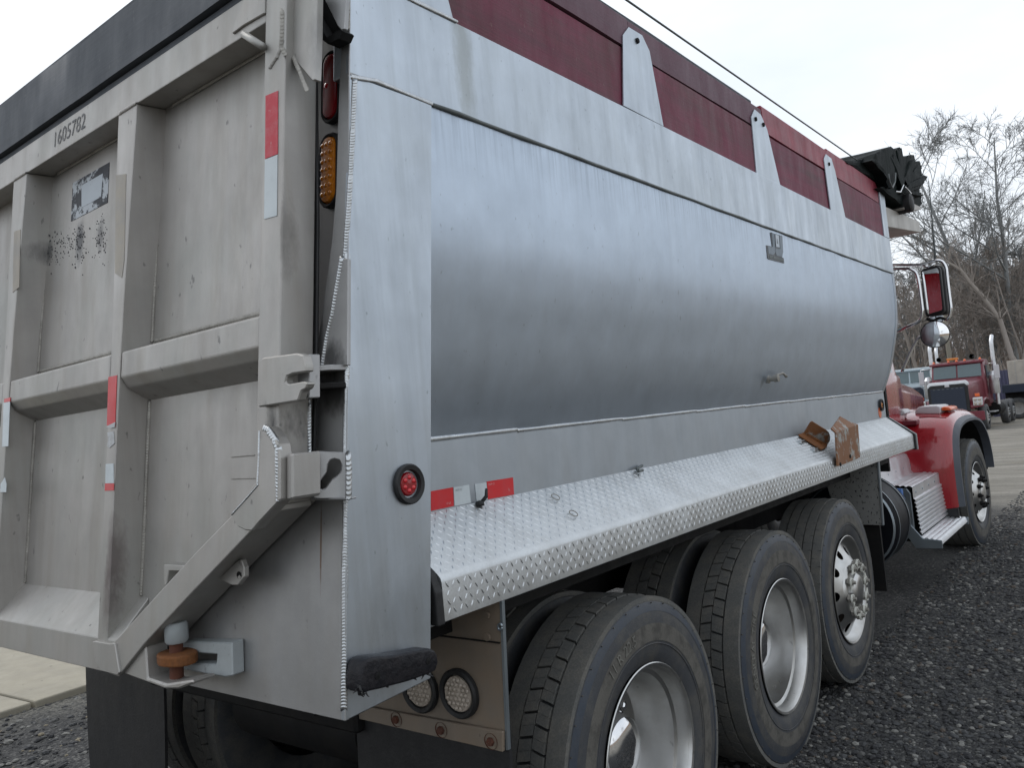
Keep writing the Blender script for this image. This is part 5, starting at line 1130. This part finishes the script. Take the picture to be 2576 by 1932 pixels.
# ================================================================ trucks parked across the yard
def place(root_loc, rz):
    def f(p): return p
    return f
def tractor(label, loc, rz, paint, paint2, grille, roofbits=True):
    t = empty('tractor_truck', label, 'truck', None, loc, rz)
    def q(name, geo, m, bevel=0, smooth=False, segs=2, par=None): return obj(name, geo[0], geo[1], M[m] if isinstance(m, str) else m, par or t, smooth, bevel, segs)
    # local: +x to the viewer's right, front faces -y, ground z = 0
    q('cab', loft([[(-.98, y, .95), (-.98, y, 1.9), (-.93, y, zt2), (.93, y, zt2), (.98, y, 1.9), (.98, y, .95)] for y, zt2 in ((.55, 2.05), (.75, 2.74), (.9, 2.80), (1.9, 2.78))]), paint, .04, 'auto')
    q('roof_visor', prism([(-1.0, .62, 2.66), (1.0, .62, 2.66), (1.0, .62, 2.74), (-1.0, .62, 2.74)], (0, .25, .04)), paint, .015)
    for s_ in (-1, 1):
        q('windshield', prism([(s_*.03, .545, 2.12), (s_*.88, .545, 2.12), (s_*.86, .70, 2.62), (s_*.03, .70, 2.62)], (0, -.012, 0)), 'glass')
        q('side_window', boxm(s_*.985-.006, s_*.985+.006, .95, 1.7, 2.0, 2.55), 'glass')
    q('hood', loft([[(-w_, y, .85), (-w_, y, zt2-.12), (-w_+.12, y, zt2), (w_-.12, y, zt2), (w_, y, zt2-.12), (w_, y, .85)] for y, w_, zt2 in ((-1.35, .70, 1.93), (-.3, .78, 2.0), (.6, .92, 2.1))]), paint, .03, 'auto')
    q('hood_nose', loft([[(-.72, y, 1.80), (-.72, y, 1.90), (-.62, y, 2.0), (.62, y, 2.0), (.72, y, 1.90), (.72, y, 1.80)] for y in (-1.42, -1.2)]), paint2, .02, 'auto')
    gf = q('grille_frame', prism([(-.71, -1.45, .78), (.71, -1.45, .78), (.71, -1.45, 1.76), (.60, -1.45, 1.88), (-.60, -1.45, 1.88), (-.71, -1.45, 1.76)], (0, .1, 0)), grille, .02)
    q('grille', boxm(-.60, .60, -1.475, -1.45, .82, 1.74), 'navy', .01, par=gf)
    for k in range(7): q('grille_bar', boxm(-.5+k*.16, -.42+k*.16, -1.482, -1.47, 1.70, 1.725), 'caulk', par=gf)
    q('nose_badge', boxm(-.08, .08, -1.47, -1.44, 1.78, 1.88), 'pod', .01)
    q('bumper', prism([(-1.18, -1.5, .42), (1.18, -1.5, .42), (1.18, -1.5, .78), (-1.18, -1.5, .78)], (0, .1, 0)), paint, .02)
    for s_ in (-1, 1):
        q('tow_light', lathe([(-.02, .05), (0, .055), (.01, .001)], 14, 'Y', (s_*.62, -1.5, .6)), 'dark')
        q('fender', loft([[(s_*.70, y, z), (s_*1.15, y, z), (s_*1.18, y, z-.06), (s_*.70, y, z-.12)] for y, z in ((-1.42, 1.0), (-1.2, 1.2), (-.7, 1.28), (-.2, 1.22), (.15, .95))]), paint, .02, 'auto')
        hl = q('headlight', boxm(s_*.98-.16, s_*.98+.16, -1.45, -1.25, .98, 1.3), 'brightalu', .03)
        for i in (-1, 1):
            for j in (-1, 1): q('headlight_lens', lathe([(-.012, .001), (-.012, .055), (0, .06)], 12, 'Y', (s_*.98+i*.072, -1.45, 1.14+j*.075)), 'clear_lens', smooth=True, par=hl)
        q('turn_signal', boxm(s_*.98-.08, s_*.98+.08, -1.4, -1.28, 1.33, 1.45), 'orange', .015)
        q('exhaust_stack', tube(arc_path([(s_*1.16, 1.75, .9), (s_*1.16, 1.75, 3.5), (s_*1.16, 2.05, 3.72)], .2), .075, 14), 'brightalu', smooth='auto')
        q('air_cleaner', lathe([(0, .001), (0, .17), (.03, .19), (.75, .19), (.8, .15), (.9, .10), (.92, .001)], 20, 'Z', (s_*1.2, 1.1, 1.35)), 'brightalu', smooth='auto')
        q('mirror', boxm(s_*1.38-.1, s_*1.38+.1, .75, .82, 1.95, 2.5), 'pod', .02)
        q('mirror_arm', tube([(s_*.98, .8, 2.58), (s_*1.38, .78, 2.58), (s_*1.38, .78, 1.9), (s_*.98, .8, 1.85)], .015, 6), 'chrome', smooth=True)
        q('step', boxm(s_*1.02-.16, s_*1.02+.16, .6, 1.5, .62, .66), 'brightalu', .005)
        q('fuel_tank', lathe([(0, .001), (0, .28), (1.2, .28), (1.2, .001)], 20, 'Y', (s_*.95, 1.7, .72)), 'dark', smooth='auto')
        for y in (-.62, 4.1, 5.35):
            wh = q('wheel', lathe([(-.13, .29), (.10, .29), (.13, .2), (.14, .09), (.15, .001)], 24, 'X'), 'rim', smooth='auto'); wh.location = (s_*1.0, y, .5); wh.rotation_euler.z = 0 if s_ > 0 else math.pi
            v, f = lathe([(-.14, .29), (-.15, .4), (-.13, .5), (0, .515), (.13, .5), (.15, .4), (.14, .29)], 32, 'X'); q('tyre', (v, f), 'tyre', smooth=True, par=wh)
            for k in range(8):
                a = k*math.pi/4; q('lug_nut', lathe([(.12, .02), (.17, .018), (.172, .001)], 6, 'X', (0, .14*math.cos(a), .14*math.sin(a))), 'brightalu', par=wh)
    q('frame_rail', boxm(-.42, -.32, 1.5, 6.2, .75, .98), 'dark'); q('frame_rail', boxm(.32, .42, 1.5, 6.2, .75, .98), 'dark')
    q('fifth_wheel', boxm(-.45, .45, 4.2, 5.2, 1.02, 1.12), 'dark', .02)
    if roofbits:
        for x in (-.85, -.3, 0, .3, .85): q('roof_marker', lathe([(0, .055), (.05, .045), (.09, .001)], 10, 'Z', (x, .78, 2.78)), 'orange', smooth=True)
        q('beacon_bar', boxm(-.38, .05, .85, 1.0, 2.86, 2.95), 'amber', .02)
        for x in (-.62, .6): q('air_horn', lathe([(-.1, .095), (.0, .07), (.12, .035), (.55, .025), (.56, .001)], 18, 'Y', (x, .75, 2.93)), 'chrome', smooth='auto')
    return t
ry = 35.6; rx = onY(2058, 800, ry)[0]; rz0 = gz(rx, ry)
tractor('maroon tractor truck with black grille, twin exhaust stacks and white hood stripe', (rx+.02, ry, rz0), R(-2), 'maroon', 'white', 'black')
sx_, sy_ = onY(1968, 830, 40)[0], 40
tractor('pale silver tractor truck parked half hidden beside the maroon tractor', (sx_-.1, sy_, gz(sx_, sy_)), R(6), 'silver', 'silver', 'navy', False)
# low trailer with a crate, on the far right
tx = onY(2190, 850, 44)[0]
t = empty('lowboy_trailer', 'dark blue flatbed trailer parked behind the maroon tractor', 'trailer', None, (tx+.9, 44, gz(tx, 44)))
def tq(name, geo, m, bevel=.01, par=None, smooth=False): return obj(name, geo[0], geo[1], M[m], par or t, smooth, bevel)
tq('deck', boxm(-1.25, 3.6, -1.0, .9, 1.25, 1.62), 'navy'); tq('end_beam', boxm(1.35, 3.4, -1.06, -1.0, 1.3, 1.6), 'navy', .005)
tq('marker_lamp', lathe([(-.03, .001), (-.02, .06), (0, .065)], 12, 'Y', (.42, -1.0, 1.48)), 'red_lens', 0, smooth=True)
for x in (-.7, 1.6):
    for y in (-.6, .5):
        wh = tq('wheel', lathe([(-.13, .29), (.12, .29), (.13, .1), (.13, .001)], 20, 'Y', (x, y, .5)), 'rim', 0, smooth='auto')
        tq('tyre', lathe([(-.14, .29), (-.15, .4), (-.13, .5), (.13, .5), (.15, .4), (.14, .29)], 28, 'Y', (x, y, .5)), 'tyre', 0, wh, True)
tq('frame_rail', boxm(-1.2, 3.5, -.5, .4, .95, 1.25), 'dark')
cr_ = obj('crate', *boxm(-.62, .62, -.5, .5, 0, 1.12), M['crate'], None, False, .02, label='plain beige crate standing on the dark blue trailer deck', cat='crate', loc=(tx+.55, 43.9, gz(tx, 44)+1.62))
for x in (-.3, .05, .35): obj('slat', *boxm(x-.02, x+.02, -.515, -.5, .02, 1.1), M['shield'], cr_)
V, F = [], []
nn = 40; xs = np.linspace(-3, 3, nn*4); 
prof = []
for i, x in enumerate(xs): prof.append((x, (0, .05, .05, 0)[i % 4]))
cont = loft([[(x, -d, z) for x, d in prof]+[(3, 2.2, z), (-3, 2.2, z)] for z in (0, 2.4)])
obj('shipping_container', cont[0], cont[1], M['purple_c'], label='violet grey corrugated container at the foot of the wooded bank', cat='container', loc=(tx+1.6, 47.5, gz(tx+1.6, 47.5)+.0))
cont2 = loft([[(x*1.6, -d, z) for x, d in prof]+[(4.8, 3, z), (-4.8, 3, z)] for z in (0, 2.6)])
gc = obj('shipping_container', cont2[0], cont2[1], M['container'], label='green corrugated container on the open side of the yard', cat='container', loc=(17, -19, -.05)); gc.rotation_euler.z = R(125)
